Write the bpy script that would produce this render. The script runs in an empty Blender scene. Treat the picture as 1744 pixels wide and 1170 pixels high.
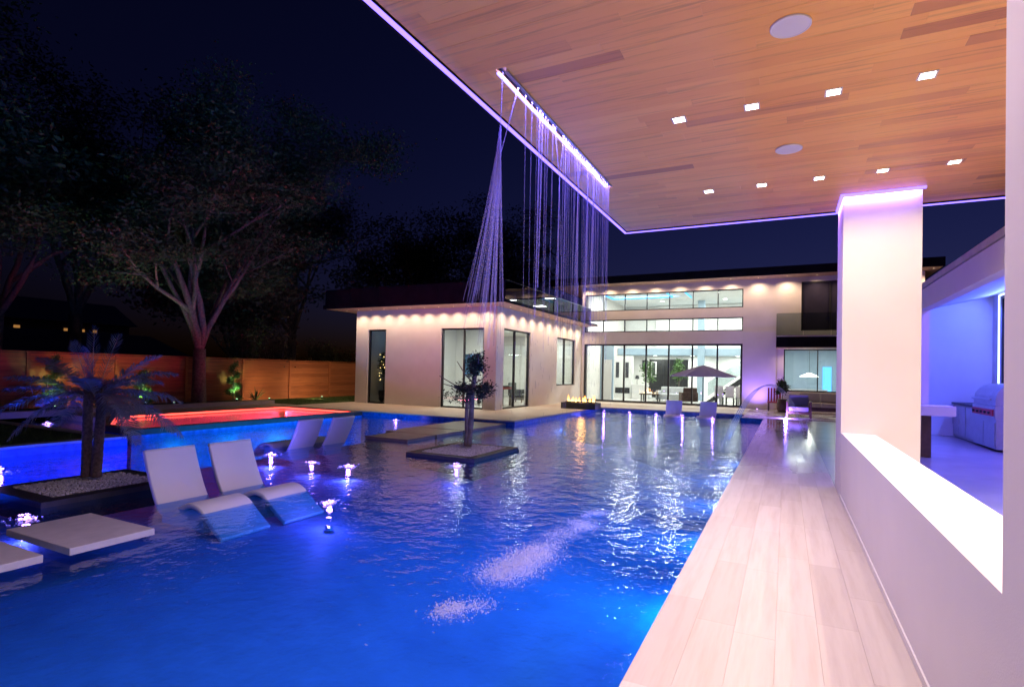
import bpy, bmesh, math, random
import numpy as np
from mathutils import Vector, Matrix, noise as mnoise
random.seed(7); rng = np.random.default_rng(11)
PI = math.pi; rad = math.radians
scene = bpy.context.scene
C = scene.collection

# ---------------------------------------------------------------- camera
cam_d = bpy.data.cameras.new('camera'); cam = bpy.data.objects.new('camera', cam_d); C.objects.link(cam)
yaw, pit, rol = -0.462143, 0.0156412, 0.0217953
fw = Vector((math.sin(yaw)*math.cos(pit), math.cos(yaw)*math.cos(pit), math.sin(pit)))
rt = fw.cross(Vector((0, 0, 1))).normalized(); up = rt.cross(fw)
rx = math.cos(rol)*rt + math.sin(rol)*up; uy = -math.sin(rol)*rt + math.cos(rol)*up
cam.matrix_world = Matrix(((rx.x, uy.x, -fw.x, 0), (rx.y, uy.y, -fw.y, 0), (rx.z, uy.z, -fw.z, 1.5), (0, 0, 0, 1)))
cam_d.sensor_width = 36; cam_d.lens = 936.5/1744*36; cam_d.shift_y = 33/1744
cam_d.clip_start = 0.05; cam_d.clip_end = 2000
scene.camera = cam

# ---------------------------------------------------------------- night sky
world = bpy.data.worlds.new('World'); scene.world = world; world.use_nodes = True
wn = world.node_tree; wn.nodes.clear()
sky = wn.nodes.new('ShaderNodeTexSky'); sky.sky_type = 'NISHITA'; sky.sun_disc = False
sky.sun_elevation = rad(-4.0); sky.sun_rotation = rad(20); sky.altitude = 100
mixc = wn.nodes.new('ShaderNodeMix'); mixc.data_type = 'RGBA'; mixc.blend_type = 'MULTIPLY'; mixc.inputs[0].default_value = 1
mixc.inputs[7].default_value = (0.22, 0.24, 1.0, 1)
bg = wn.nodes.new('ShaderNodeBackground'); bg.inputs[1].default_value = 0.45
wo = wn.nodes.new('ShaderNodeOutputWorld')
wn.links.new(sky.outputs[0], mixc.inputs[6]); wn.links.new(mixc.outputs[2], bg.inputs[0]); wn.links.new(bg.outputs[0], wo.inputs[0])
sd = bpy.data.lights.new('moon', 'SUN'); sd.energy = 0.001; sd.angle = rad(0.5); sd.color = (0.6, 0.7, 1)
so = bpy.data.objects.new('moon', sd); C.objects.link(so); so.rotation_euler = (rad(50), 0, rad(-60))

scene.view_settings.view_transform = 'Standard'; scene.view_settings.look = 'None'
scene.view_settings.exposure = 0.0; scene.view_settings.gamma = 1.0
scene.view_settings.use_curve_mapping = False
scene.render.engine = 'CYCLES'
cy = scene.cycles
cy.use_denoising = True
try: cy.denoiser = 'OPENIMAGEDENOISE'
except Exception: pass
cy.sample_clamp_indirect = 4.0; cy.sample_clamp_direct = 0
cy.max_bounces = 8; cy.diffuse_bounces = 3; cy.glossy_bounces = 4; cy.transparent_max_bounces = 16
cy.caustics_reflective = False; cy.caustics_refractive = False

# ---------------------------------------------------------------- materials
def mat_new(name):
    m = bpy.data.materials.new(name); m.use_nodes = True
    nt = m.node_tree; nt.nodes.clear()
    out = nt.nodes.new('ShaderNodeOutputMaterial')
    return m, nt, out
def coords(nt, scale=(1, 1, 1), kind='Object'):
    tc = nt.nodes.new('ShaderNodeTexCoord'); mp = nt.nodes.new('ShaderNodeMapping')
    mp.inputs['Scale'].default_value = scale
    nt.links.new(tc.outputs[kind], mp.inputs[0]); return mp.outputs[0]
def wcoords(nt, scale=(1, 1, 1)):
    g = nt.nodes.new('ShaderNodeNewGeometry'); mp = nt.nodes.new('ShaderNodeMapping')
    mp.inputs['Scale'].default_value = scale
    nt.links.new(g.outputs['Position'], mp.inputs[0]); return mp.outputs[0]
def nnoise(nt, vec, scale, detail=4, rough=0.55):
    n = nt.nodes.new('ShaderNodeTexNoise'); n.inputs['Scale'].default_value = scale
    n.inputs['Detail'].default_value = detail; n.inputs['Roughness'].default_value = rough
    nt.links.new(vec, n.inputs['Vector']); return n.outputs['Fac']
def ramp(nt, fac, stops):
    r = nt.nodes.new('ShaderNodeValToRGB'); e = r.color_ramp.elements
    while len(e) < len(stops): e.new(0.5)
    for el, (p, c) in zip(e, stops): el.position = p; el.color = (*c, 1) if len(c) == 3 else c
    nt.links.new(fac, r.inputs[0]); return r.outputs[0]
def bump(nt, h, strength, dist):
    b = nt.nodes.new('ShaderNodeBump'); b.inputs['Strength'].default_value = strength; b.inputs['Distance'].default_value = dist
    nt.links.new(h, b.inputs['Height']); return b.outputs[0]
M = {}
def plain(name, col, rough=0.5, metal=0.0, var=0.12, scale=3.0, bmp=0.0, bscale=60, spec=0.5, rvar=0.0):
    m, nt, out = mat_new(name)
    p = nt.nodes.new('ShaderNodeBsdfPrincipled')
    v = wcoords(nt)
    n = nnoise(nt, v, scale, 5)
    lo = tuple(max(0, c*(1-var)) for c in col); hi = tuple(min(1, c*(1+var)) for c in col)
    nt.links.new(ramp(nt, n, [(0.3, lo), (0.7, hi)]), p.inputs['Base Color'])
    p.inputs['Roughness'].default_value = rough; p.inputs['Metallic'].default_value = metal
    p.inputs['Specular IOR Level'].default_value = spec
    if rvar:
        n2 = nnoise(nt, v, 1.1, 3)
        nt.links.new(ramp(nt, n2, [(0.4, (rough-rvar,)*3), (0.62, (rough+rvar,)*3)]), p.inputs['Roughness'])
    if bmp:
        nt.links.new(bump(nt, nnoise(nt, v, bscale, 3), bmp, 0.01), p.inputs['Normal'])
    nt.links.new(p.outputs[0], out.inputs[0]); M[name] = m; return m
def emit(name, col, strength):
    m, nt, out = mat_new(name)
    e = nt.nodes.new('ShaderNodeEmission'); e.inputs[0].default_value = (*col, 1); e.inputs[1].default_value = strength
    nt.links.new(e.outputs[0], out.inputs[0]); M[name] = m; return m
def schlick(nt, f0=0.04, normal=None):
    lw = nt.nodes.new('ShaderNodeLayerWeight'); lw.inputs[0].default_value = 0.5
    if normal: nt.links.new(normal, lw.inputs['Normal'])
    pw = nt.nodes.new('ShaderNodeMath'); pw.operation = 'POWER'; pw.inputs[1].default_value = 5.0
    nt.links.new(lw.outputs['Facing'], pw.inputs[0])
    ma = nt.nodes.new('ShaderNodeMath'); ma.operation = 'MULTIPLY_ADD'; ma.inputs[1].default_value = 1-f0; ma.inputs[2].default_value = f0
    nt.links.new(pw.outputs[0], ma.inputs[0]); return ma.outputs[0]
def glassy(name, tint=(0.9, 0.95, 0.95), ior=1.45, rough=0.0, extra=0.0):
    m, nt, out = mat_new(name)
    tr = nt.nodes.new('ShaderNodeBsdfTransparent'); tr.inputs[0].default_value = (*tint, 1)
    gl = nt.nodes.new('ShaderNodeBsdfGlossy'); gl.inputs['Roughness'].default_value = rough
    mx = nt.nodes.new('ShaderNodeMixShader')
    nt.links.new(schlick(nt), mx.inputs[0]); nt.links.new(tr.outputs[0], mx.inputs[1]); nt.links.new(gl.outputs[0], mx.inputs[2])
    nt.links.new(mx.outputs[0], out.inputs[0]); M[name] = m; return m

plain('stucco', (0.76, 0.72, 0.68), 0.85, var=0.05, scale=1.3, bmp=0.25, bscale=140)
plain('plaster_white', (0.74, 0.71, 0.72), 0.7, var=0.03, scale=1.2, bmp=0.08, bscale=120)
plain('interior_white', (0.80, 0.79, 0.76), 0.7, var=0.03)
plain('interior_dark', (0.07, 0.085, 0.10), 0.6, var=0.2)
plain('interior_bluegrey', (0.34, 0.45, 0.55), 0.6, var=0.05)
plain('interior_floor', (0.62, 0.60, 0.57), 0.25, var=0.05)
plain('dark_metal', (0.018, 0.018, 0.022), 0.45, metal=0.0, var=0.2)
plain('bronze_roof', (0.013, 0.012, 0.017), 0.7, var=0.3, spec=0.05)
plain('soffit_wood', (0.55, 0.36, 0.22), 0.5, var=0.25, scale=6)
plain('deck_tile', (0.56, 0.49, 0.42), 0.55, var=0.07, scale=2.2, rvar=0.08)
plain('patio_tile', (0.55, 0.51, 0.50), 0.22, var=0.08, scale=1.6, rvar=0.12)
plain('kitchen_tile', (0.36, 0.34, 0.38), 0.24, var=0.07, scale=1.4, rvar=0.015)
plain('pool_tile', (0.05, 0.16, 0.55), 0.25, var=0.35, scale=9)
plain('pool_floor', (0.30, 0.42, 0.62), 0.6, var=0.10, scale=2.5)
plain('shelf_floor', (0.36, 0.38, 0.44), 0.6, var=0.10, scale=2.5)
plain('spa_plaster', (0.72, 0.66, 0.66), 0.6, var=0.05)
plain('dark_stone', (0.028, 0.026, 0.027), 0.5, var=0.35, scale=8, bmp=0.2)
plain('pad_stone', (0.60, 0.55, 0.55), 0.6, var=0.08, scale=7, bmp=0.12)
plain('brown_pad', (0.33, 0.26, 0.22), 0.35, var=0.15, scale=4)
plain('lounger_plastic', (0.78, 0.76, 0.78), 0.42, var=0.02, bmp=0.04, bscale=200)
plain('kerb_stone', (0.52, 0.47, 0.44), 0.7, var=0.1, scale=5, bmp=0.1)
plain('soil', (0.05, 0.035, 0.025), 0.95, var=0.4, scale=12, bmp=0.5)
plain('ground', (0.04, 0.045, 0.025), 0.95, var=0.4, scale=2, bmp=0.4, bscale=30)
plain('lawn', (0.045, 0.09, 0.02), 0.9, var=0.4, scale=8, bmp=0.6, bscale=90)
plain('grass_blade', (0.06, 0.13, 0.025), 0.8, var=0.4, scale=5)
plain('pebble', (0.60, 0.58, 0.60), 0.6, var=0.35, scale=25)
plain('bark', (0.17, 0.13, 0.11), 0.9, var=0.4, scale=14, bmp=0.9, bscale=26)
plain('palm_bark', (0.13, 0.085, 0.06), 0.9, var=0.45, scale=30, bmp=0.8, bscale=40)
plain('leaf', (0.04, 0.07, 0.022), 0.6, var=0.55, scale=2.0)
plain('leaf_brown', (0.05, 0.036, 0.022), 0.7, var=0.4, scale=3.0)
plain('leaf_dark', (0.014, 0.022, 0.010), 0.6, var=0.5, scale=3.0)
plain('leaf_bright', (0.07, 0.15, 0.035), 0.55, var=0.4, scale=9.0)
plain('palm_leaf', (0.20, 0.22, 0.24), 0.45, var=0.3, scale=6.0)
plain('stainless', (0.50, 0.50, 0.52), 0.32, metal=0.9, var=0.08, scale=6)
plain('cabinet', (0.42, 0.38, 0.34), 0.5, var=0.1)
plain('dark_glass', (0.035, 0.032, 0.055), 0.08, var=0.1)
plain('black_plastic', (0.02, 0.02, 0.022), 0.35, var=0.2)
plain('red_paint', (0.45, 0.04, 0.05), 0.5, var=0.2)
plain('canvas', (0.82, 0.76, 0.78), 0.85, var=0.06, scale=4, bmp=0.1)
plain('cushion', (0.66, 0.62, 0.60), 0.9, var=0.05, scale=4, bmp=0.15)
plain('cushion_blue', (0.40, 0.40, 0.52), 0.9, var=0.05, scale=4, bmp=0.15)
plain('sofa_grey', (0.52, 0.53, 0.55), 0.9, var=0.06)
plain('dark_wood', (0.10, 0.055, 0.035), 0.5, var=0.3, scale=7)
plain('ceramic', (0.62, 0.62, 0.64), 0.25, var=0.05)
plain('art_blue', (0.10, 0.24, 0.42), 0.6, var=0.7, scale=3)
plain('art_black', (0.05, 0.05, 0.06), 0.6, var=0.6, scale=6)
plain('speaker_grille', (0.62, 0.58, 0.62), 0.8, var=0.03)
plain('trim_white', (0.75, 0.73, 0.72), 0.5, var=0.02)
plain('shingle', (0.07, 0.07, 0.10), 0.9, var=0.3, scale=10, bmp=0.4, bscale=20)
plain('brick_dark', (0.10, 0.07, 0.06), 0.9, var=0.3)
glassy('pane_glass', (0.86, 0.92, 0.92))
glassy('smoked_glass', (0.14, 0.125, 0.17))
glassy('balcony_glass', (0.72, 0.78, 0.80))
emit('led_violet', (0.17, 0.11, 1.0), 4.4)
emit('led_slot', (0.28, 0.24, 1.0), 4.0)
emit('led_blue', (0.30, 0.42, 1.0), 6.0)
emit('led_red', (1.0, 0.07, 0.05), 4.0)
emit('led_sky', (0.15, 0.55, 1.0), 2.2)
emit('lamp_warm', (1.0, 0.86, 0.70), 26.0)
emit('lamp_soffit', (1.0, 0.74, 0.48), 2.5)
emit('lamp_white', (1.0, 0.95, 0.86), 9.0)
emit('lamp_pool', (0.10, 0.40, 1.0), 1.0)
emit('lamp_violet', (0.55, 0.28, 1.0), 7.0)
emit('lamp_green', (0.55, 1.0, 0.55), 5.0)
emit('window_lit', (1.0, 0.45, 0.12), 0.35)
emit('fairy', (1.0, 0.62, 0.22), 7.0)

# ceiling wood: each plank its own tone
def wood(name, stops, grain=(0.7, 14, 14), rough=0.45, dark=0.25, along='X'):
    m, nt, out = mat_new(name)
    p = nt.nodes.new('ShaderNodeBsdfPrincipled')
    oi = nt.nodes.new('ShaderNodeObjectInfo')
    base = ramp(nt, oi.outputs['Random'], stops)
    v = wcoords(nt, grain)
    add = nt.nodes.new('ShaderNodeVectorMath'); add.operation = 'ADD'
    sc = nt.nodes.new('ShaderNodeVectorMath'); sc.operation = 'SCALE'; sc.inputs['Scale'].default_value = 37.0
    cmb = nt.nodes.new('ShaderNodeCombineXYZ')
    for i in range(3): nt.links.new(oi.outputs['Random'], cmb.inputs[i])
    nt.links.new(cmb.outputs[0], sc.inputs[0]); nt.links.new(v, add.inputs[0]); nt.links.new(sc.outputs[0], add.inputs[1])
    g = nnoise(nt, add.outputs[0], 1.6, 6, 0.6)
    gc = ramp(nt, g, [(0.30, (1-dark,)*3), (0.48, (1, 1, 1)), (0.75, (1.0, 1.0, 1.0))])
    mx = nt.nodes.new('ShaderNodeMix'); mx.data_type = 'RGBA'; mx.blend_type = 'MULTIPLY'; mx.inputs[0].default_value = 1
    nt.links.new(base, mx.inputs[6]); nt.links.new(gc, mx.inputs[7])
    nt.links.new(mx.outputs[2], p.inputs['Base Color'])
    p.inputs['Roughness'].default_value = rough
    nt.links.new(bump(nt, g, 0.15, 0.004), p.inputs['Normal'])
    nt.links.new(p.outputs[0], out.inputs[0]); M[name] = m
wood('ceiling_wood', [(0.0, (0.52, 0.21, 0.06)), (0.045, (0.66, 0.29, 0.085)), (0.08, (0.86, 0.40, 0.095)), (0.5, (0.92, 0.45, 0.105)), (1.0, (0.95, 0.49, 0.12))], dark=0.30)
wood('fence_wood', [(0.0, (0.30, 0.095, 0.035)), (0.5, (0.38, 0.125, 0.045)), (1.0, (0.45, 0.16, 0.06))], grain=(14, 0.7, 14), rough=0.7, dark=0.45)

# walkway: pale wood-look porcelain, wet towards the jets
m, nt, out = mat_new('walk_plank')
p = nt.nodes.new('ShaderNodeBsdfPrincipled'); oi = nt.nodes.new('ShaderNodeObjectInfo')
base = ramp(nt, oi.outputs['Random'], [(0, (0.50, 0.44, 0.40)), (0.5, (0.56, 0.50, 0.455)), (1, (0.60, 0.54, 0.50))])
g = nnoise(nt, wcoords(nt, (9, 0.6, 9)), 1.8, 6, 0.6)
gc = ramp(nt, g, [(0.3, (0.88, 0.85, 0.82)), (0.55, (1, 1, 1))])
mx = nt.nodes.new('ShaderNodeMix'); mx.data_type = 'RGBA'; mx.blend_type = 'MULTIPLY'; mx.inputs[0].default_value = 1
nt.links.new(base, mx.inputs[6]); nt.links.new(gc, mx.inputs[7]); nt.links.new(mx.outputs[2], p.inputs['Base Color'])
sep = nt.nodes.new('ShaderNodeSeparateXYZ'); nt.links.new(wcoords(nt), sep.inputs[0])
mr = nt.nodes.new('ShaderNodeMapRange'); mr.inputs[1].default_value = 8.6; mr.inputs[2].default_value = 11.5
nt.links.new(sep.outputs[1], mr.inputs[0])
wet = nnoise(nt, wcoords(nt, (1, 0.5, 1)), 1.6, 3)
ad = nt.nodes.new('ShaderNodeMath'); ad.operation = 'MULTIPLY_ADD'; ad.inputs[1].default_value = 0.55; 
nt.links.new(wet, ad.inputs[0]); nt.links.new(mr.outputs[0], ad.inputs[2])
nt.links.new(ramp(nt, ad.outputs[0], [(0.30, (0.42,)*3), (1.0, (0.30,)*3)]), p.inputs['Roughness'])
rr = nt.nodes.new('ShaderNodeMapRange'); rr.inputs[1].default_value = 0.4; rr.inputs[2].default_value = 1.3; rr.inputs[3].default_value = 0.40; rr.inputs[4].default_value = 0.11
nt.links.new(ad.outputs[0], rr.inputs[0]); nt.links.new(rr.outputs[0], p.inputs['Roughness'])
nt.links.new(p.outputs[0], out.inputs[0]); M['walk_plank'] = m

# water: Fresnel mirror over clear blue-tinted water, rippled
def water_mat(name, tint, strength=0.5, calm=True, ior=1.33):
    m, nt, out = mat_new(name)
    v = wcoords(nt, (1.0, 1.0, 1.0))
    n1 = nnoise(nt, v, 4.2, 3, 0.5); n2 = nnoise(nt, v, 12.0, 2, 0.5)
    a = nt.nodes.new('ShaderNodeMath'); a.operation = 'MULTIPLY_ADD'; a.inputs[1].default_value = 0.32
    nt.links.new(n2, a.inputs[0]); nt.links.new(n1, a.inputs[2])
    b = nt.nodes.new('ShaderNodeBump'); b.inputs['Strength'].default_value = strength; b.inputs['Distance'].default_value = 0.045
    nt.links.new(a.outputs[0], b.inputs['Height'])
    tr = nt.nodes.new('ShaderNodeBsdfTransparent'); tr.inputs[0].default_value = (*tint, 1)
    gl = nt.nodes.new('ShaderNodeBsdfGlossy'); gl.inputs['Roughness'].default_value = 0.03
    nt.links.new(b.outputs[0], gl.inputs['Normal'])
    mx = nt.nodes.new('ShaderNodeMixShader')
    nt.links.new(schlick(nt, 0.02, b.outputs[0]), mx.inputs[0]); nt.links.new(tr.outputs[0], mx.inputs[1]); nt.links.new(gl.outputs[0], mx.inputs[2])
    nt.links.new(mx.outputs[0], out.inputs[0]); M[name] = m
water_mat('pool_water', (0.20, 0.47, 0.93), 0.42)
water_mat('spa_water', (0.97, 0.93, 0.93), 0.12)
m = M['canvas']; nt = m.node_tree; p = [n for n in nt.nodes if n.type == 'BSDF_PRINCIPLED'][0]; o_ = [n for n in nt.nodes if n.type == 'OUTPUT_MATERIAL'][0]
tl = nt.nodes.new('ShaderNodeBsdfTranslucent'); tl.inputs[0].default_value = (.88, .82, .86, 1); mx = nt.nodes.new('ShaderNodeMixShader'); mx.inputs[0].default_value = .5
nt.links.new(p.outputs[0], mx.inputs[1]); nt.links.new(tl.outputs[0], mx.inputs[2]); nt.links.new(mx.outputs[0], o_.inputs[0])
# falling water and foam: pale scattering with see-through
def spray_mat(name, alpha, col=(0.86, 0.86, 0.95)):
    m, nt, out = mat_new(name)
    tr = nt.nodes.new('ShaderNodeBsdfTransparent')
    df = nt.nodes.new('ShaderNodeBsdfDiffuse'); df.inputs[0].default_value = (*col, 1)
    tl = nt.nodes.new('ShaderNodeBsdfTranslucent'); tl.inputs[0].default_value = (*col, 1)
    m1 = nt.nodes.new('ShaderNodeMixShader'); m1.inputs[0].default_value = 0.5
    nt.links.new(df.outputs[0], m1.inputs[1]); nt.links.new(tl.outputs[0], m1.inputs[2])
    m2 = nt.nodes.new('ShaderNodeMixShader'); m2.inputs[0].default_value = alpha
    nt.links.new(tr.outputs[0], m2.inputs[1]); nt.links.new(m1.outputs[0], m2.inputs[2])
    nt.links.new(m2.outputs[0], out.inputs[0]); M[name] = m
spray_mat('stream', 0.27, (.5, .48, .95)); spray_mat('stream_thin', 0.10, (.5, .48, .95)); spray_mat('foam', 0.4); spray_mat('splash', 0.26, (.75, .75, .95)); spray_mat('jet', 0.5)  # stream tint holds the violet slot light in its colour
# flame
m, nt, out = mat_new('flame')
e = nt.nodes.new('ShaderNodeEmission'); g_ = nt.nodes.new('ShaderNodeTexCoord'); sp = nt.nodes.new('ShaderNodeSeparateXYZ')
nt.links.new(g_.outputs['Generated'], sp.inputs[0])
nt.links.new(ramp(nt, sp.outputs[2], [(0.0, (1.0, 0.62, 0.22)), (0.5, (1.0, 0.50, 0.12)), (1.0, (0.9, 0.24, 0.03))]), e.inputs[0]); e.inputs[1].default_value = 5.0
nt.links.new(e.outputs[0], out.inputs[0]); M['flame'] = m

# ---------------------------------------------------------------- mesh helpers
class MB:
    def __init__(s): s.v = []; s.f = []
    def box(s, x0, x1, y0, y1, z0, z1):
        b = len(s.v)
        s.v += [(x0, y0, z0), (x1, y0, z0), (x1, y1, z0), (x0, y1, z0), (x0, y0, z1), (x1, y0, z1), (x1, y1, z1), (x0, y1, z1)]
        s.f += [tuple(b+i for i in q) for q in ((0, 3, 2, 1), (4, 5, 6, 7), (0, 1, 5, 4), (1, 2, 6, 5), (2, 3, 7, 6), (3, 0, 4, 7))]
        return s
    def quad(s, a, b, c, d):
        n = len(s.v); s.v += [tuple(a), tuple(b), tuple(c), tuple(d)]; s.f.append((n, n+1, n+2, n+3)); return s
    def prism(s, pts, y0, y1, ax='Y'):
        # closed outline in (x,z) extruded in y (ax='Y'), (y,z) in x (ax='X'), (x,y) in z (ax='Z')
        n = len(pts); b = len(s.v)
        for t in (y0, y1):
            for (p, q) in pts:
                s.v.append((p, t, q) if ax == 'Y' else (t, p, q) if ax == 'X' else (p, q, t))
        s.f.append(tuple(b+i for i in range(n))[::-1]); s.f.append(tuple(b+n+i for i in range(n)))
        for i in range(n): j = (i+1) % n; s.f.append((b+i, b+j, b+n+j, b+n+i))
        return s
    def tube(s, pts, rads, n=8, cap=True):
        b = len(s.v); P = [Vector(p) for p in pts]
        for i, p in enumerate(P):
            d = (P[min(i+1, len(P)-1)] - P[max(i-1, 0)]).normalized()
            a = d.cross(Vector((0, 0, 1)) if abs(d.z) < 0.9 else Vector((1, 0, 0))).normalized(); c = d.cross(a)
            r = rads[i] if hasattr(rads, '__len__') else rads
            for k in range(n):
                t = 2*PI*k/n; s.v.append(tuple(p + a*(r*math.cos(t)) + c*(r*math.sin(t))))
        for i in range(len(P)-1):
            for k in range(n):
                k2 = (k+1) % n; s.f.append((b+i*n+k, b+i*n+k2, b+(i+1)*n+k2, b+(i+1)*n+k))
        if cap:
            s.f.append(tuple(b+k for k in range(n))[::-1]); s.f.append(tuple(b+(len(P)-1)*n+k for k in range(n)))
        return s
    def lathe(s, prof, cx=0, cy=0, n=16):
        b = len(s.v)
        for r, z in prof:
            for k in range(n): t = 2*PI*k/n; s.v.append((cx+r*math.cos(t), cy+r*math.sin(t), z))
        for i in range(len(prof)-1):
            for k in range(n): k2 = (k+1) % n; s.f.append((b+i*n+k, b+i*n+k2, b+(i+1)*n+k2, b+(i+1)*n+k))
        s.f.append(tuple(b+k for k in range(n))[::-1]); s.f.append(tuple(b+(len(prof)-1)*n+k for k in range(n)))
        return s
    def build(s, name, mat, parent=None, smooth=False, bevel=0.0, loc=None):
        me = bpy.data.meshes.new(name); me.from_pydata(s.v, [], s.f); me.update()
        o = bpy.data.objects.new(name, me); C.objects.link(o)
        if mat: me.materials.append(M[mat])
        if smooth: me.polygons.foreach_set('use_smooth', [True]*len(me.polygons))
        if parent: o.parent = parent
        if loc: o.location = loc
        if bevel:
            bv = o.modifiers.new('bevel', 'BEVEL'); bv.width = bevel; bv.segments = 2; bv.limit_method = 'ANGLE'
        return o
def thing(name, label, cat, group=None, loc=(0, 0, 0), rz=0.0):
    o = bpy.data.objects.new(name, None); C.objects.link(o); o.empty_display_size = 0.2
    o.location = loc; o.rotation_euler = (0, 0, rz)
    return tag(o, label, cat, group)
def tag(o, label=None, cat=None, group=None, kind=None):
    if label: o['label'] = label
    if cat: o['category'] = cat
    if group: o['group'] = group
    if kind: o['kind'] = kind
    return o
def struct(o, label=None): o['kind'] = 'structure'; return o
def bx(name, mat, b, parent=None, bevel=0.0): return MB().box(*b).build(name, mat, parent, bevel=bevel)
def copy_tree(o, parent=None):
    c = o.copy(); C.objects.link(c); c.parent = parent
    for ch in list(o.children): copy_tree(ch, c)
    return c
def light(kind, loc, power, col, parent=None, size=0.1, size_y=None, direction=None, spread=None, angle=None, blend=0.5, name='lamp_light'):
    d = bpy.data.lights.new(name, kind); d.energy = power; d.color = col
    if kind == 'AREA':
        d.size = size
        if size_y: d.shape = 'RECTANGLE'; d.size_y = size_y
        if spread: d.spread = rad(spread)
    else: d.shadow_soft_size = size
    if kind == 'SPOT': d.spot_size = rad(angle or 90); d.spot_blend = blend
    o = bpy.data.objects.new(name, d); C.objects.link(o); o.location = loc
    if direction: o.rotation_euler = Vector(direction).to_track_quat('-Z', 'Y').to_euler()
    if parent: o.parent = parent
    return o
def wall_open(mb, plane, t, u0, u1, z0, z1, openings, ax='Y'):
    # wall slab from plane to plane+t (in y for ax='Y'), rectangles (ua,ub,za,zb) left open
    us = sorted({u0, u1, *[o[0] for o in openings], *[o[1] for o in openings]}); zs = sorted({z0, z1, *[o[2] for o in openings], *[o[3] for o in openings]})
    us = [u for u in us if u0 <= u <= u1]; zs = [z for z in zs if z0 <= z <= z1]
    for i in range(len(us)-1):
        # merge vertical runs
        run = None
        for k in range(len(zs)):
            solid = k < len(zs)-1 and not any(o[0] <= us[i]+1e-6 and us[i+1] <= o[1]+1e-6 and o[2] <= zs[k]+1e-6 and zs[k+1] <= o[3]+1e-6 for o in openings)
            if solid and run is None: run = zs[k]
            if not solid and run is not None:
                if ax == 'Y': mb.box(us[i], us[i+1], plane, plane+t, run, zs[k])
                else: mb.box(plane, plane+t, us[i], us[i+1], run, zs[k])
                run = None
    return mb
def window(parent, plane, u0, u1, z0, z1, mull=(), ax='Y', name='window', fr=0.06, depth=0.10, side=1, rails=(), glass='pane_glass'):
    """frame with mullions set just inside the wall face; panes are sub-parts. plane = front of the frame, depth goes side*depth"""
    f = MB(); a, b = (plane, plane+depth) if side > 0 else (plane-depth, plane)
    def B(ua, ub, za, zb, p=a, q=b): f.box(ua, ub, p, q, za, zb) if ax == 'Y' else f.box(p, q, ua, ub, za, zb)
    B(u0, u0+fr, z0, z1); B(u1-fr, u1, z0, z1); B(u0+fr, u1-fr, z1-fr, z1); B(u0+fr, u1-fr, z0, z0+fr)
    for m_ in mull: B(m_-fr*0.42, m_+fr*0.42, z0+fr, z1-fr)
    for r_ in rails: B(u0+fr, u1-fr, r_-fr*0.3, r_+fr*0.3, a+0.004, b-0.004)
    w = f.build(name, 'dark_metal', parent)
    edges = [u0+fr, *mull, u1-fr]; c = (a+b)/2
    for i in range(len(edges)-1):
        pm = MB(); ua = edges[i]+(fr*0.42 if i else 0); ub = edges[i+1]-(fr*0.42 if i < len(edges)-2 else 0)
        if ax == 'Y': pm.box(ua, ub, c-0.006, c+0.006, z0+fr, z1-fr)
        else: pm.box(c-0.006, c+0.006, ua, ub, z0+fr, z1-fr)
        pm.build('pane', glass, w)
    return w
VIO = (0.34, 0.18, 1.0); WARM = (1.0, 0.79, 0.61); SOF = (1.0, 0.68, 0.44)
WZ = -0.15    # water level

# ================================================================ SETTING
g = MB(); A = 600
X0, X1, Y0, Y1 = -18.6, 6.0, -9.0, 28.3
g.quad((-A, -A, -.02), (A, -A, -.02), (A, Y0, -.02), (-A, Y0, -.02))
g.quad((-A, Y1, -.02), (A, Y1, -.02), (A, A, -.02), (-A, A, -.02))
g.quad((-A, Y0, -.02), (X0, Y0, -.02), (X0, Y1, -.02), (-A, Y1, -.02))
g.quad((X1, Y0, -.02), (A, Y0, -.02), (A, Y1, -.02), (X1, Y1, -.02))
struct(g.build('ground', 'ground'))
# pool shell
g = MB(); g.box(-18.7, -0.6, -9, 24.2, -1.75, -1.25)
struct(g.build('pool_basin', 'pool_floor'))
prof = [(-10.7, -1.3), (-9.9, -.5), (-9.6, -.40), (-9.2, -.38), (-6.2, -.38)]+[(-6.2+5.0*t, -.38-.86*(.5-.5*math.cos(PI*t))) for t in np.linspace(.06, 1, 18)]+[(-1.2, -1.3)]
g = MB(); g.prism(prof, -9.0, 14.9, 'Y'); struct(g.build('sun_shelf', 'pool_floor', None, True))
g = MB(); g.box(-8.0, -1.2, 21.3, 23.8, -1.55, -0.38); struct(g.build('far_shelf', 'shelf_floor'))
g = MB()
for P in ([(-18.65, -9), (-0.66, -9), (-0.66, 7.2), (-12.92, 7.2), (-16.68, 7.2), (-18.65, 7.2)], [(-12.92, 7.2), (-0.66, 7.2), (-0.66, 14.53), (-12.92, 14.53)], [(-18.65, 7.2), (-16.68, 7.2), (-16.68, 8.6), (-16.68, 14.53), (-18.65, 14.53)],
          [(-16.68, 7.2), (-12.92, 7.2), (-14.6, 7.37), (-16.68, 8.6)], [(-18.65, 14.53), (-16.68, 14.53), (-12.92, 14.53), (-0.66, 14.53), (-0.66, 24.1), (-18.65, 24.1)]):
    b = len(g.v); g.v += [(x, y, WZ) for x, y in P]; g.f.append(tuple(range(b, b+len(P))))
struct(g.build('pool_water', 'pool_water'))
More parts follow.
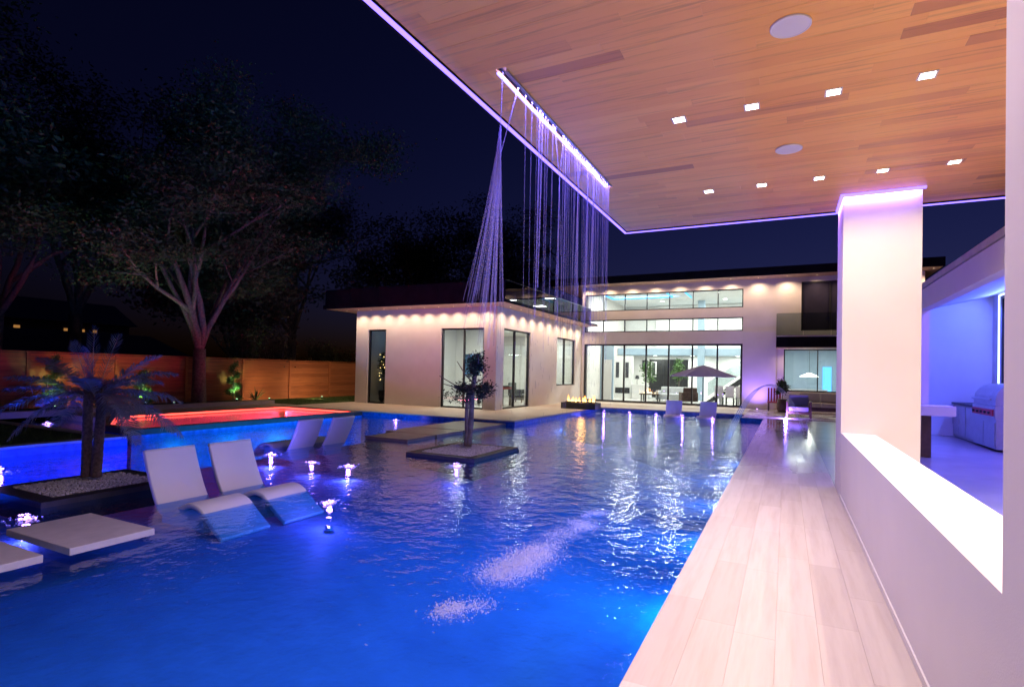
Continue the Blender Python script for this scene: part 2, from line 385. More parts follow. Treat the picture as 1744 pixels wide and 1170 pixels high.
# decks
g = MB()
g.prism([(-18.6, 15.0), (-7.35, 15.0), (-7.35, 23.8), (-1.45, 23.8), (-1.45, 28.3), (-18.6, 28.3)], -1.6, 0.0, 'Z')
struct(g.build('pool_deck', 'deck_tile'))
g = MB()
for b in ((-18.6+1.0, -7.353, 14.985, 14.9995, -1.5, -0.035), (-7.3495, -7.335, 15.0, 23.8, -1.5, -0.035), (-7.335, -1.453, 23.785, 23.7995, -1.5, -0.035)): g.box(*b)
struct(g.build('waterline_tile', 'pool_tile'))
struct(bx('side_deck', 'deck_tile', (-18.6, -16.75, 8.4, 14.98, -1.6, -0.002)))
struct(bx('patio', 'patio_tile', (-1.447, 8.0, 21.9, 28.298, -1.6, -0.003)))
g = MB(); g.box(-1.45, -0.703, 21.885, 21.899, -1.5, -0.03); struct(g.build('patio_waterline_tile', 'pool_tile'))
struct(bx('kitchen_floor', 'kitchen_tile', (0.635, 8.0, -4.0, 21.895, -1.6, -0.004)))
w = struct(bx('walkway', 'deck_tile', (-0.70, 0.632, -4.0, 21.89, -1.6, -0.016)))
nx = 6; wd = (0.632+0.70)/nx
for i in range(nx):
    y = -2.0 - rng.random()*0.8; 
    while y < 21.88:
        L = 1.2; y1 = min(y+L, 21.885)
        bx('plank', 'walk_plank', (-0.70+i*wd+0.0005, -0.70+(i+1)*wd-0.0005, y+0.0005, y1-0.0005, -0.0155, 0.0), w)
        y += L
# left lawn terrace
struct(bx('terrace', 'kerb_stone', (-18.6, -11.9, -9.0, 6.5, -1.6, -0.03)))
struct(bx('lawn', 'lawn', (-18.6, -12.15, -9.0, 6.25, -0.03, 0.01)))
g = MB(); g.box(-12.149, -11.88, -9.0, 6.5, -0.029, 0.03); g.box(-18.6, -12.15, 6.251, 6.5, -0.029, 0.03)
struct(g.build('terrace_kerb', 'kerb_stone', bevel=0.006))
g = MB(); g.box(-11.879, -11.868, -9.0, 6.511, -1.5, -0.02); g.box(-18.6, -11.88, 6.501, 6.511, -1.5, -0.02); struct(g.build('terrace_waterline_tile', 'pool_tile'))
struct(bx('side_lawn', 'lawn', (-20.4, -17.3, 15.75, 27.0, -0.015, 0.03)))
def grass(name, x0, x1, y0, y1, z, n, h):
    p = np.stack([rng.uniform(x0, x1, n), rng.uniform(y0, y1, n), np.full(n, z)], 1)
    a = rng.uniform(0, 2*PI, n); w_ = 0.006; d = np.stack([np.cos(a)*w_, np.sin(a)*w_, np.zeros(n)], 1)
    t = np.stack([rng.normal(0, .018, n), rng.normal(0, .018, n), h*rng.uniform(.5, 1, n)], 1)
    v = np.concatenate([p-d, p+d, p+t], 1).reshape(-1, 3)
    me = bpy.data.meshes.new(name); me.from_pydata(v.tolist(), [], np.arange(3*n).reshape(-1, 3).tolist())
    me.materials.append(M['grass_blade']); o = bpy.data.objects.new(name, me); C.objects.link(o); return o
tag(grass('grass', -20.3, -17.35, 15.8, 26.5, 0.028, 9000, 0.06), 'short green lawn grass between fence and house', 'grass', kind='stuff')
tag(grass('grass', -18.5, -12.2, 0.5, 6.2, 0.008, 14000, 0.05), 'dark mown grass on the terrace beside the pool', 'grass', kind='stuff')

# ================================================================ PAVILION
CZ = 3.83
pav = thing('pavilion', 'white open pavilion with timber ceiling, square column and low wall beside the pool', 'pavilion')
bx('column', 'plaster_white', (0.63, 1.45, 8.07, 8.86, 0.0, CZ+0.02), pav, 0.004)
bx('half_wall', 'plaster_white', (0.633, 1.0, 2.302, 8.068, 0.0, 0.82), pav, 0.004)
bx('pier', 'plaster_white', (0.63, 1.45, 0.6, 2.3, 0.0, CZ+0.02), pav, 0.004)
g = MB(); g.box(0.622, 0.632, 2.31, 8.06, 0.001, 0.05); g.build('skirting', 'trim_white', pav)
RX1 = 4.6
slot = (-2.04, -1.955, 3.74, 6.62)
cl = MB()
for b in ((-2.36, slot[0], -3.0, 8.83), (slot[1], RX1, -3.0, 8.83), (slot[0], slot[1], -3.0, slot[2]), (slot[0], slot[1], slot[3], 8.83)):
    cl.box(b[0], b[1], b[2], b[3], CZ+0.03, CZ+0.34)
ceil = cl.build('ceiling', 'dark_metal', pav)
g = MB(); g.box(-2.385, RX1, 8.832, 8.90, CZ-0.02, CZ+0.36); g.box(-2.43, -2.362, -3.0, 8.90, CZ-0.02, CZ+0.36)
g.build('fascia', 'bronze_roof', pav)
# timber boards, running across
ph = 0.135
y = 8.828; row = 0
while y > 0.2:
    y0 = y-ph; x = -2.358 - rng.random()*1.2
    while x < RX1:
        L = rng.choice([0.9, 1.3, 1.7, 2.1]); x1 = min(x+L, RX1); xa = max(x, -2.358)
        if x1-xa > 0.02:
            segs = [(xa, x1)]
            if y > slot[2]-.001 and y0 < slot[3]+.001:      # leave the water slot open
                segs = []
                if xa < slot[0]: segs.append((xa, min(x1, slot[0])))
                if x1 > slot[1]: segs.append((max(xa, slot[1]), x1))
            for sa, sb in segs:
                if sb-sa > 0.01:
                    bx('board', 'ceiling_wood', (sa+.0005, sb-.0005, y0+.0005, y-.0005, CZ+rng.uniform(-.0008, .0008), CZ+0.028), ceil)
        x += L
    y = y0; row += 1
# LED lines
def strip(name, b, parent, mat='led_violet'): return bx(name, mat, b, parent)
strip('led_strip', (-2.394, -2.362, -2.9, 8.86, CZ-0.034, CZ-0.021), pav)
strip('led_strip', (-2.36, 0.60, 8.835, 8.864, CZ-0.034, CZ-0.021), pav)
strip('led_strip', (1.475, RX1, 8.835, 8.864, CZ-0.034, CZ-0.021), pav)
strip('led_strip', (0.60, 1.48, 8.035, 8.066, CZ-0.03, CZ-0.004), pav)
strip('led_strip', (0.597, 0.626, 8.036, 8.868, CZ-0.03, CZ-0.004), pav)
light('AREA', (-2.40, 4.0, CZ-0.04), 40, VIO, pav, 0.03, 9.0, (0.25, 0, -1), name='led_light').rotation_euler = (0, rad(-14), 0)
light('AREA', (1.0, 8.05, CZ-0.035), 18, VIO, pav, 0.85, 0.03, (0, 0, -1), name='led_light')
light('AREA', (0.61, 8.45, CZ-0.035), 8, VIO, pav, 0.03, 0.8, (0, 0, -1), name='led_light')
light('AREA', (-0.9, 8.87, CZ-0.04), 30, VIO, pav, 2.9, 0.03, (0, .3, -1), name='led_light')
# water slot
strip('slot_led', (slot[0]-0.012, slot[0]-0.001, slot[2], slot[3], CZ-0.012, CZ+0.02), pav, 'led_slot')
g = MB(); g.box(slot[1]-.012, slot[1]-.001, slot[2], slot[3], CZ-0.015, CZ+0.03); g.box(slot[0], slot[1]-.013, slot[2], slot[3], CZ+.05, CZ+.06)
g.build('slot_lip', 'stainless', pav)
light('AREA', (-1.998, 5.18, CZ+0.02), 120, (0.30, 0.24, 1.0), pav, 0.05, 2.8, (0, 0, -1), name='slot_light')
# downlights
def downlight(x, y, label, power):
    t = thing('downlight', label, 'downlight', 'square recessed downlights in the timber ceiling', (x, y, CZ))
    g = MB(); s, q = 0.062, 0.048
    for b in ((-s, s, -s, -q), (-s, s, q, s), (-s, -q, -q, q), (q, s, -q, q)): g.box(*b, -0.006, -0.001)
    g.build('trim', 'trim_white', t)
    bx('lens', 'lamp_warm', (-q+.001, q-.001, -q+.001, q-.001, -0.0045, -0.0025), t)
    light('AREA', (0, 0, -0.012), power, WARM, t, 0.09, None, (0, 0, -1), spread=150)
for x in (-.9, -.29, .32, .94, 1.55): downlight(x, 5.12, 'small square glowing downlight in the row over the waterfall end', 15)
for x in (-.9, -.29, .32, .94, 1.58): downlight(x, 7.28, 'small square glowing downlight in the row next to the column', 13)
for x in (-.9, -.29, .32): downlight(x, 2.96, 'small square glowing downlight in the row beside the wide pier', 14)
for y in (-1.36, .8, 2.96, 5.12):                    # unseen downlights added on the same grid to bounce light onto the ceiling
    for x in (-.9, -.29, .32, .94, 1.55, 2.16, 2.77, 3.38, 3.99):
        if (y < 1 and not .6 < x < 1.5) or x > 1.8: downlight(x, y, 'unseen square downlight added over the bar side and behind as ceiling fill', 9 if x < 1 else 54 if y < 4 else 16)
for i, (x, y, r) in enumerate([(0.0, 4.03, 0.125), (0.0, 6.22, 0.125)]):
    t = thing('ceiling_speaker', ['round pale ceiling speaker between waterfall and square pier opening', 'round pale ceiling speaker between the two downlight rows'][i], 'speaker', 'round ceiling speakers', (x, y, CZ))
    MB().lathe([(r-.012, -.006), (r-.012, -.002), (r, -.002), (r, -.012), (r-.006, -.014), (r-.012, -.010)], n=40).build('rim', 'trim_white', t)
    MB().lathe([(0.001, -.010), (r-.013, -.008), (r-.013, -.003), (0.001, -.003)], n=40).build('grille', 'speaker_grille', t)

# ---------------------------------------------------------------- waterfall
wf = thing('waterfall', 'thin violet-lit, violet-tinted streams of water falling from the ceiling slot into the pool', 'waterfall')
def stream(p0, pts, r0, mat):
    n = len(pts); MB().tube(pts, [r0*(1-0.45*i/(n-1)) for i in range(n)], 5).build('stream', mat, wf, True)
ys = [4.17, 4.30, 4.41, 4.47, 4.53, 4.60, 4.66, 4.78, 5.06, 5.12, 5.18, 5.23, 5.30, 5.37, 5.42, 5.50, 5.56, 5.62, 5.68, 5.74, 5.80, 5.85, 5.92, 5.98, 6.05, 6.12, 6.17, 6.22, 6.30, 6.36, 6.41, 6.47, 6.53, 6.58, 6.61]
for yy in ys:
    zz = CZ; dr = rng.normal(0, 0.03); dx = rng.normal(0, 0.012)
    zb = rng.uniform(1.5, 2.3)
    pts = [(-2.0+dx*t*t, yy+dr*t, CZ+.01-(CZ-zb)*t) for t in np.linspace(0, 1, 12)]
    stream(None, pts, rng.uniform(0.004, 0.010), 'stream' if rng.random() < .22 else 'stream_thin')
def veejoin(ya, yb, yj, zj):
    for y_ in (ya, yb):
        stream(None, [(-2.0, y_+(yj-y_)*t, CZ+.01-(CZ-zj)*t) for t in np.linspace(0, 1, 8)], 0.0065, 'stream')
    for k in range(9):
        e = rng.normal(-0.02, 0.07); stream(None, [(-2.0, yj+e*t, zj-(zj-rng.uniform(1.5, 2.2))*t) for t in np.linspace(0, 1, 9)], 0.004, 'stream_thin')
veejoin(4.83, 5.05, 4.97, 3.35); veejoin(5.44, 5.56, 5.50, 3.45); veejoin(5.76, 5.86, 5.81, 3.5); veejoin(5.98, 6.06, 6.02, 3.55)
# first, wind-blown spray
stream(None, [(-2.0, 3.745-.02*t, CZ-.5*t) for t in np.linspace(0, 1, 6)], 0.005, 'stream'); stream(None, [(-2.0, 4.02-.27*t, CZ-.62*t) for t in np.linspace(0, 1, 6)], 0.006, 'stream')
for k in range(46):
    e = rng.uniform(-0.40, -0.02); f_ = rng.normal(0, .06); z0 = rng.uniform(3.15, 3.4); zb = rng.uniform(1.6, 2.1)
    stream(None, [(-2.0+f_*t, 3.73+e*(t**1.1), z0-(z0-zb)*t) for t in np.linspace(0, 1, 8)], rng.uniform(0.004, 0.008), 'stream_thin')
# droplets lower down and the splash on the water
def lump(mb, c, r, sub=1, jit=.25):
    t = (1+5**.5)/2
    V = [(-1, t, 0), (1, t, 0), (-1, -t, 0), (1, -t, 0), (0, -1, t), (0, 1, t), (0, -1, -t), (0, 1, -t), (t, 0, -1), (t, 0, 1), (-t, 0, -1), (-t, 0, 1)]
    F = [(0, 11, 5), (0, 5, 1), (0, 1, 7), (0, 7, 10), (0, 10, 11), (1, 5, 9), (5, 11, 4), (11, 10, 2), (10, 7, 6), (7, 1, 8), (3, 9, 4), (3, 4, 2), (3, 2, 6), (3, 6, 8), (3, 8, 9), (4, 9, 5), (2, 4, 11), (6, 2, 10), (8, 6, 7), (9, 8, 1)]
    b = len(mb.v); rr = r if hasattr(r, '__len__') else (r, r, r)
    for x, y, z in V:
        j = (1+random.uniform(-jit, jit))/1.9
        mb.v.append((c[0]+x*rr[0]*j, c[1]+y*rr[1]*j, c[2]+z*rr[2]*j))
    mb.f += [tuple(b+i for i in f) for f in F]
g = MB()
for k in range(420):
    yy = rng.uniform(3.5, 6.6); u = rng.random()**1.5
    lump(g, (-2.0+rng.normal(0, .07), yy, WZ+0.05+2.2*rng.random()), (0.0022, 0.0022, rng.uniform(.01, .05)))
tag(g.build('falling_drops', 'stream_thin', wf), kind='stuff')
g = MB(); cl_ = []
for k in range(34): cl_.append((rng.normal(-2.0, .05), rng.uniform(3.85, 4.75), rng.uniform(.05, .13), 1.0))
for k in range(20): cl_.append((rng.normal(-2.0, .07), rng.uniform(4.6, 5.9), rng.uniform(.04, .10), .55))
for k in range(5): cl_.append((rng.normal(-2.0, .05), rng.uniform(6.0, 6.35), rng.uniform(.03, .07), .5))
for k in range(9): cl_.append((rng.normal(-2.02, .07), rng.uniform(3.12, 3.42), rng.uniform(.03, .07), .6))
for (cx_, cy_, w_, q_) in cl_:
    for k in range(int(300*q_)):
        u = abs(rng.normal(0, 1)); r = rng.uniform(.0015, .0058)*(1.8 if rng.random() < .08 else 1)
        lump(g, (cx_+rng.normal(0, w_), cy_+rng.normal(0, w_), WZ+.002+.055*q_*u*rng.random()), (r, r, r*rng.uniform(.6, 1.6)))
for k in range(60):
    yy = rng.normal(4.5, .9); r = rng.uniform(.002, .007)
    lump(g, (-2.0+rng.normal(0, .22), yy, WZ+.001), (r*2, r, .003))
tag(g.build('splash', 'splash', wf), kind='stuff')

# ================================================================ GUEST WING
wing = thing('guest_wing', 'low cream stucco house wing with flat dark roof and scalloped soffit lights', 'house')
WX0, WX1, WY0, WY1 = -16.95, -9.95, 18.6, 28.4
ZS = 4.0
fo = [(-16.28, -15.30, 0.0, 3.18), (-12.48, -10.50, 0.0, 3.18)]
ro = [(19.22, 21.74, 0.0, 3.20), (24.85, 27.45, 0.86, 3.22)]
g = MB(); wall_open(g, WY0, 0.25, WX0, WX1, 0.0, ZS, fo); wall_open(g, WX1-0.25, 0.25, WY0+0.25, WY1, 0.0, ZS, ro, 'X')
g.box(WX0, WX0+.25, WY0+.25, WY1, 0, ZS); g.box(WX0+.25, WX1-.25, WY1-.25, WY1, 0, ZS)
g.build('wall', 'stucco', wing)
window(wing, WY0+.06, *fo[0]); window(wing, WY0+.06, *fo[1], mull=(-11.44,))
window(wing, WX1-.06, *ro[0], mull=(20.36,), ax='X', side=-1); window(wing, WX1-.06, *ro[1], mull=(26.05,), ax='X', side=-1, rails=())
OX, OY = -9.05, 17.5      # eaves corner
bx('soffit', 'soffit_wood', (-17.75, OX-.002, OY+.002, 28.38, ZS+0.001, ZS+0.03), wing)
rf = MB(); rf.box(-17.78, OX, OY-.03, 28.38, ZS+.032, ZS+0.10); rf.box(-17.80, OX+.02, OY-.05, OY-.032, ZS-.01, ZS+.16); rf.box(-17.80, -17.782, OY-.03, 28.38, ZS-.01, ZS+.16)
roof = rf.build('roof', 'bronze_roof', wing)
# front parapet, metal; side parapet, smoked glass with a handrail
for i in range(6):
    a = -17.7+(OX+17.7)*i/6; b = -17.7+(OX+17.7)*(i+1)/6
    bx('parapet_panel', 'bronze_roof', (a+.006, b-.006, OY-.028, OY+.012, ZS+.102, ZS+.80), wing)
for i in range(7):
    a = OY+.02+(27.2-OY)*i/7; b = OY+.02+(27.2-OY)*(i+1)/7
    bx('glass_panel', 'smoked_glass', (OX-.022, OX-.010, a+.008, b-.008, ZS+.102, ZS+.79), wing)
bx('end_panel', 'smoked_glass', (OX-1.2, OX-.03, 27.225, 27.237, ZS+.102, ZS+.79), wing)
bx('handrail', 'dark_metal', (OX-.035, OX+.003, OY, 27.24, ZS+.792, ZS+.815), wing)
bx('side_fascia', 'bronze_roof', (OX+.001, OX+.02, OY, 27.24, ZS-.012, ZS+.10), wing)
def soffit_lamp(parent, x, y, z, power, ang=72, tilt=(0, 0, -1), col=SOF):
    MB().lathe([(.026, z-.003), (.026, z-.001)], x, y, 12).build('soffit_light', 'lamp_soffit', parent)
    light('SPOT', (x, y, z-.03), power, col, parent, 0.02, direction=tilt, angle=ang+14, blend=1.0)
for i in range(10): soffit_lamp(wing, -16.55+i*0.69, 18.26, ZS, 56, 122)
for i in range(10): soffit_lamp(wing, -9.58, 19.0+i*0.96, ZS, 70, 125)
for i in range(4): soffit_lamp(wing, -17.35, 18.4+i*2.2, ZS, 90, 130)
# interior
bx('floor', 'interior_floor', (WX0+.26, WX1-.26, WY0+.26, WY1-.26, -0.01, 0.012), wing)
bx('ceiling', 'interior_white', (WX0+.26, WX1-.26, WY0+.26, WY1-.26, 3.5, 3.56), wing)
bx('back_wall', 'interior_white', (WX0+.26, WX1-.26, WY1-.34, WY1-.26, .013, 3.49), wing)
bx('partition', 'interior_white', (-14.8, -14.7, WY0+.26, WY1-.35, .013, 3.49), wing)
bx('dark_lining', 'interior_dark', (WX0+.27, -14.81, 20.9, 20.98, .013, 3.49), wing)
bx('dark_lining', 'interior_dark', (-14.86, -14.81, WY0+.27, 20.89, .013, 3.49), wing)
bx('partition', 'interior_white', (-14.69, -12.2, 23.2, 23.3, .013, 3.49), wing)
bx('door_leaf', 'trim_white', (-13.6, -12.75, 23.16, 23.19, .013, 2.2), wing)
bx('cove_light', 'led_sky', (-12.1, -10.4, 19.2, 19.26, 3.42, 3.46), wing)
for (x, y) in ((-12.6, 20.6), (-11.2, 20.6), (-11.4, 24.0), (-11.4, 26.6)):
    bx('ceiling_panel', 'lamp_white', (x-.12, x+.12, y-.12, y+.12, 3.488, 3.498), wing)
    light('AREA', (x, y, 3.47), 80, (1, .95, .84), wing, 0.6, None, (0, 0, -1))
light('AREA', (-15.8, 19.9, 3.47), 2.5, (.7, .85, 1), wing, 0.5, None, (0, 0, -1))
# things in the wing
t = thing('fairy_light_tree', 'small potted tree strung with warm fairy lights behind the narrow window', 'tree', loc=(-16.2, 19.6, .013))
MB().lathe([(.14, 0), (.20, .12), (.22, .5), (.20, .52)], n=14).build('pot', 'black_plastic', t, True)
MB().tube([(0, 0, .5), (.02, 0, 1.1), (-.01, .02, 1.9)], [.025, .02, .01], 6).build('trunk', 'bark', t)
def leaves(name, centers, n_each, spread, size, mat, parent=None, flat=1.0, jitter=.5, kind=None):
    c = np.repeat(np.asarray(centers, float), n_each, 0); n = len(c)
    p = c + rng.normal(0, 1, (n, 3))*np.array(spread if hasattr(spread, '__len__') else (spread, spread, spread*flat))
    a = rng.normal(0, 1, (n, 3)); a[:, 2] *= .6; a /= np.linalg.norm(a, axis=1)[:, None]
    b = np.cross(a, rng.normal(0, 1, (n, 3))); b /= np.linalg.norm(b, axis=1)[:, None]
    s = size*rng.uniform(1-jitter, 1+jitter, (n, 1))
    v = np.stack([p-a*s, p+b*s*.42, p+a*s, p-b*s*.42], 1).reshape(-1, 3)
    me = bpy.data.meshes.new(name); me.vertices.add(4*n); me.vertices.foreach_set('co', v.ravel())
    me.loops.add(4*n); me.loops.foreach_set('vertex_index', np.arange(4*n)); me.polygons.add(n)
    me.polygons.foreach_set('loop_start', np.arange(0, 4*n, 4)); me.polygons.foreach_set('loop_total', np.full(n, 4)); me.update()
    me.materials.append(M[mat]); o = bpy.data.objects.new(name, me); C.objects.link(o)
    if parent: o.parent = parent
    return o
leaves('crown', [(rng.normal(0, .12), rng.normal(0, .12), 1.0+.11*k) for k in range(11)], 60, .07, .05, 'leaf', t)
g = MB()
for k in range(26): lump(g, (rng.normal(0, .16), rng.normal(0, .16), rng.uniform(.95, 2.15)), .016)
tag(g.build('fairy_lights', 'fairy', t), kind='stuff')
t = MB().lathe([(.07, 0), (.15, .18), (.17, .36), (.12, .55), (.05, .72), (.035, .84), (.05, .90)], n=20).build('floor_vase', 'ceramic', None, True, loc=(-15.62, 19.35, .5))
tag(t, 'pale teardrop vase on a dark plinth in the narrow window', 'vase')
tag(bx('plinth', 'black_plastic', (-15.85, -15.4, 19.15, 19.55, .013, .5), None, .01), 'black box plinth carrying the pale vase', 'plinth')
t = thing('game_table', 'red topped game table with dark legs seen through the corner window', 'table', loc=(-11.6, 21.2, .013))
bx('table_top', 'red_paint', (-.95, .95, -.5, .5, .72, .82), t, .01); bx('rim', 'black_plastic', (-.99, .99, -.54, .54, .821, .87), t)
for sx in (-.8, .8):
    for sy in (-.4, .4): bx('leg', 'black_plastic', (sx-.05, sx+.05, sy-.05, sy+.05, 0, .719), t)
t = thing('wall_picture', 'blue abstract picture on the white partition of the wing', 'picture', loc=(-13.7, 23.1, 1.3))
bx('canvas', 'art_blue', (-.45, .45, 0, .03, 0, 1.0), t); g = MB(); g.box(-.48, .48, .031, .05, -.03, 1.03); g.build('frame', 'trim_white', t)
t = thing('armchair', 'dark rounded armchair behind the side window of the wing', 'armchair', loc=(-11.6, 24.1, .013))
bx('seat', 'black_plastic', (-.35, .35, -.35, .35, .12, .42), t, .05); bx('backrest', 'black_plastic', (-.42, -.30, -.38, .38, .3, .95), t, .05)
for sy in (-.42, .34): bx('armrest', 'black_plastic', (-.32, .35, sy, sy+.09, .3, .62), t, .03)
for sx in (-.3, .3):
    for sy in (-.3, .3): bx('leg', 'dark_wood', (sx-.025, sx+.025, sy-.025, sy+.025, 0, .119), t)

# ================================================================ MAIN HOUSE
mh = thing('main_house', 'two storey cream stucco house with long window bands and lit glass wall', 'house')
HY = 28.4; HX0, HX1 = -9.94, 5.2; ZR = 6.12
mull = (-8.76, -7.61, -6.46, -5.32, -4.17, -3.0)
op = [(-9.80, -1.86, 4.81, 5.71), (-9.80, -1.86, 3.69, 4.35), (-9.80, -1.86, 0.02, 3.07), (0.60, 2.75, 3.66, 5.9), (-0.09, 2.72, 0.86, 2.80)]
g = MB(); wall_open(g, HY, 0.25, HX0, HX1, 0.0, ZR, op)
g.box(HX0, HX0+.25, HY+.25, 37, 4.9, ZR); g.box(HX0, HX0+.25, HY+.25, 37, 0, 4.9); g.box(HX1-.25, HX1, HY+.25, 37, 0, ZR); g.box(HX0+.25, HX1-.25, 36.75, 37, 0, ZR)
g.build('wall', 'stucco', mh)
bx('lower_cladding', 'stucco', (-1.855, -0.40, HY-.05, HY-.002, 0.0, 3.66), mh)
window(mh, HY+.05, *op[0], mull=mull, fr=.05); window(mh, HY+.05, *op[1], mull=mull, fr=.05); window(mh, HY+.05, *op[2], mull=mull, fr=.09)
dw = window(mh, HY+.05, *op[3], mull=(1.75,), fr=.06, name='balcony_door', glass='dark_glass')
window(mh, HY+.05, *op[4], mull=(1.29,), fr=.05)
RF = (-11.4, 5.65, 27.35, 38.0)
bx('soffit', 'soffit_wood', (RF[0]+.02, RF[1]-.02, RF[2]+.02, RF[3], ZR+.001, ZR+.03), mh)
g = MB(); g.box(RF[0], RF[1], RF[2], RF[3], ZR+.032, ZR+.14); g.box(RF[0]-.02, RF[1]+.02, RF[2]-.025, RF[2]-.002, ZR-.02, ZR+.36); g.box(RF[1]+.002, RF[1]+.022, RF[2], RF[3], ZR-.02, ZR+.36); g.box(RF[0]-.022, RF[0]-.002, RF[2], RF[3], ZR-.02, ZR+.36)
g.build('roof', 'bronze_roof', mh)
for i in range(13): soffit_lamp(mh, -9.6+i*1.2, 27.98, ZR, 95, 135)
soffit_lamp(mh, -10.6, 29.0, ZR, 90, 140); soffit_lamp(mh, -10.6, 31.5, ZR, 90, 140); soffit_lamp(mh, 5.4, 27.9, ZR, 60, 140)
# balcony
bc = bx('balcony', 'bronze_roof', (-0.40, 2.78, 27.0, HY-.003, 2.84, 3.33), mh)
bx('balcony_soffit', 'soffit_wood', (-0.38, 2.76, 27.02, HY-.01, 2.80, 2.838), mh)
for i in range(3): bx('glass_panel', 'balcony_glass', (-0.38+i*1.05, -0.38+i*1.05+1.03, 27.02, 27.034, 3.332, 4.33), bc)
bx('glass_panel', 'balcony_glass', (-0.395, -0.383, 27.05, HY-.01, 3.332, 4.33), bc)
bx('wall_cap', 'trim_white', (-0.38, 2.76, 26.985, 26.999, 3.29, 3.345), bc)
for x in (.05, 1.2, 2.3): soffit_lamp(mh, x, 27.9, 2.80, 30, 130)
# interior shell
bx('floor', 'interior_floor', (HX0+.26, HX1-.26, HY+.26, 36.74, -0.01, 0.015), mh)
bx('ceiling', 'interior_white', (HX0+.26, HX1-.26, HY+.26, 36.74, 5.98, 6.05), mh)
bx('inner_wall', 'interior_white', (HX0+.26, HX1-.26, 36.6, 36.73, .016, 5.97), mh)
bx('partition', 'interior_white', (-1.3, -1.15, HY+.26, 36.59, .016, 5.97), mh)
bx('gallery', 'interior_bluegrey', (HX0+.27, -1.31, 34.6, 36.59, 2.72, 3.12), mh)
bx('upper_floor', 'interior_white', (-1.14, HX1-.27, HY+.27, 36.59, 3.0, 3.3), mh)
bx('gallery_wall', 'interior_white', (-7.6, -1.32, 36.2, 36.59, 3.121, 5.97), mh)
bx('inner_column', 'interior_bluegrey', (-4.72, -4.35, 34.2, 34.55, .016, 5.97), mh)
bx('kitchen_back', 'interior_bluegrey', (-1.14, HX1-.27, 33.4, 33.5, .016, 2.99), mh)
bx('lobby_wall', 'interior_bluegrey', (HX0+.27, -8.9, 31.0, 31.1, .016, 3.6), mh)
for (x0, x1, y0, y1) in ((-9.3, -5.8, 32.0, 32.06), (-5.86, -5.8, 29.9, 32.0), (-4.9, -4.84, 29.5, 32.6), (-9.3, -9.24, 29.3, 32.0)):
    bx('cove_strip', 'led_sky', (x0, x1, y0, y1, 5.90, 5.96), mh)
bx('cove_strip', 'led_sky', (-0.9, 2.9, 29.3, 29.36, 2.9, 2.96), mh)
for (x, y, z, pw) in ((-8, 30.4, 5.96, 150), (-5.4, 30.4, 5.96, 150), (-2.8, 30.4, 5.96, 150), (-6.8, 34, 5.96, 120), (-3.2, 34, 5.96, 120), (-7.5, 35.6, 2.70, 45), (-5.2, 35.6, 2.70, 45), (-2.6, 35.6, 2.70, 45), (0.5, 31, 2.98, 36), (2.4, 31, 2.98, 36)):
    bx('ceiling_panel', 'lamp_white', (x-.1, x+.1, y-.1, y+.1, z, z+.012), mh)
    light('AREA', (x, y, z-.02), pw*1.7, (1, .95, .86), mh, 0.7, None, (0, 0, -1))
light('AREA', (-7.4, 32.0, 5.88), 110, (.10, .45, 1), mh, 3.4, .05, (0, 0, 1)); light('AREA', (1, 29.4, 2.88), 8, (.2, .45, 1), mh, 3.4, .05, (0, .6, 1))
# back sliding door with garden behind
bx('door_backing', 'black_plastic', (-8.05, -5.6, 36.55, 36.595, .02, 2.5), mh)
d = MB()
for x in (-8.05, -7.2, -6.45, -5.68): d.box(x, x+.08, 36.50, 36.545, .02, 2.5)
d.build('sliding_door', 'dark_metal', mh)
bx('lobby_door', 'trim_white', (-9.5, -9.0, 30.95, 30.995, .016, 2.3), mh)
# furniture in the great room
t = thing('fireplace', 'tall grey fireplace block with dark panels in the great room', 'fireplace', loc=(-9.05, 33.4, .016))
bx('body', 'interior_white', (-.5, .6, 0, .5, 0, 2.6), t); bx('panel', 'art_black', (-.38, -.18, -.02, -.002, 1.25, 2.2), t); bx('panel', 'art_black', (.22, .42, -.02, -.002, 1.25, 2.2), t); bx('firebox', 'black_plastic', (-.4, .5, -.02, -.002, .3, .65), t)
t = thing('console', 'white console table with small lamp against the great room wall', 'console', loc=(-7.9, 33.2, .016))
bx('table_top', 'trim_white', (-.5, .5, 0, .4, .78, .85), t); bx('cabinet', 'trim_white', (-.46, .46, .02, .38, .02, .779), t); MB().tube([(-.2, .2, .85), (-.2, .2, 1.25)], .015, 6).build('lamp_stem', 'black_plastic', t); MB().lathe([(.14, 1.2), (.08, 1.42)], -.2, .2, 12).build('lamp_shade', 'art_black', t)
for i, (x, z, w_, h_) in enumerate(((-8.6, 1.75, .5, .75), (-7.95, 1.35, .35, 1.0))):
    t = thing('wall_picture', ['small dark framed picture high above the white console', 'tall black and white print beside the back sliding door'][i], 'picture', loc=(x, 36.5, z))
    bx('frame', 'trim_white', (0, w_, .04, .08, 0, h_), t); bx('canvas', 'art_black', (.06, w_-.06, .02, .038, .06, h_-.06), t)
def potplant(x, y, lab, h):
    t = thing('potted_tree', lab, 'potted tree', 'potted trees in the great room', (x, y, .016))
    MB().lathe([(.15, 0), (.2, .1), (.23, .42), (.2, .43)], n=14).build('pot', 'ceramic', t, True)
    MB().tube([(0, 0, .4), (.03, 0, 1.0), (0, .03, h-.3)], [.03, .025, .012], 6).build('trunk', 'bark', t)
    leaves('crown', [(rng.normal(0, .2), rng.normal(0, .2), h-.9+.1*k) for k in range(10)], 55, .12, .075, 'leaf_bright', t)
potplant(-7.45, 33.6, 'slim leafy potted tree beside the white console', 2.1); potplant(-5.65, 33.4, 'bushy potted tree behind the grey sofa', 2.2)
t = thing('sofa', 'pale grey sofa behind the glass wall facing the room', 'sofa', loc=(-5.4, 31.3, .016))
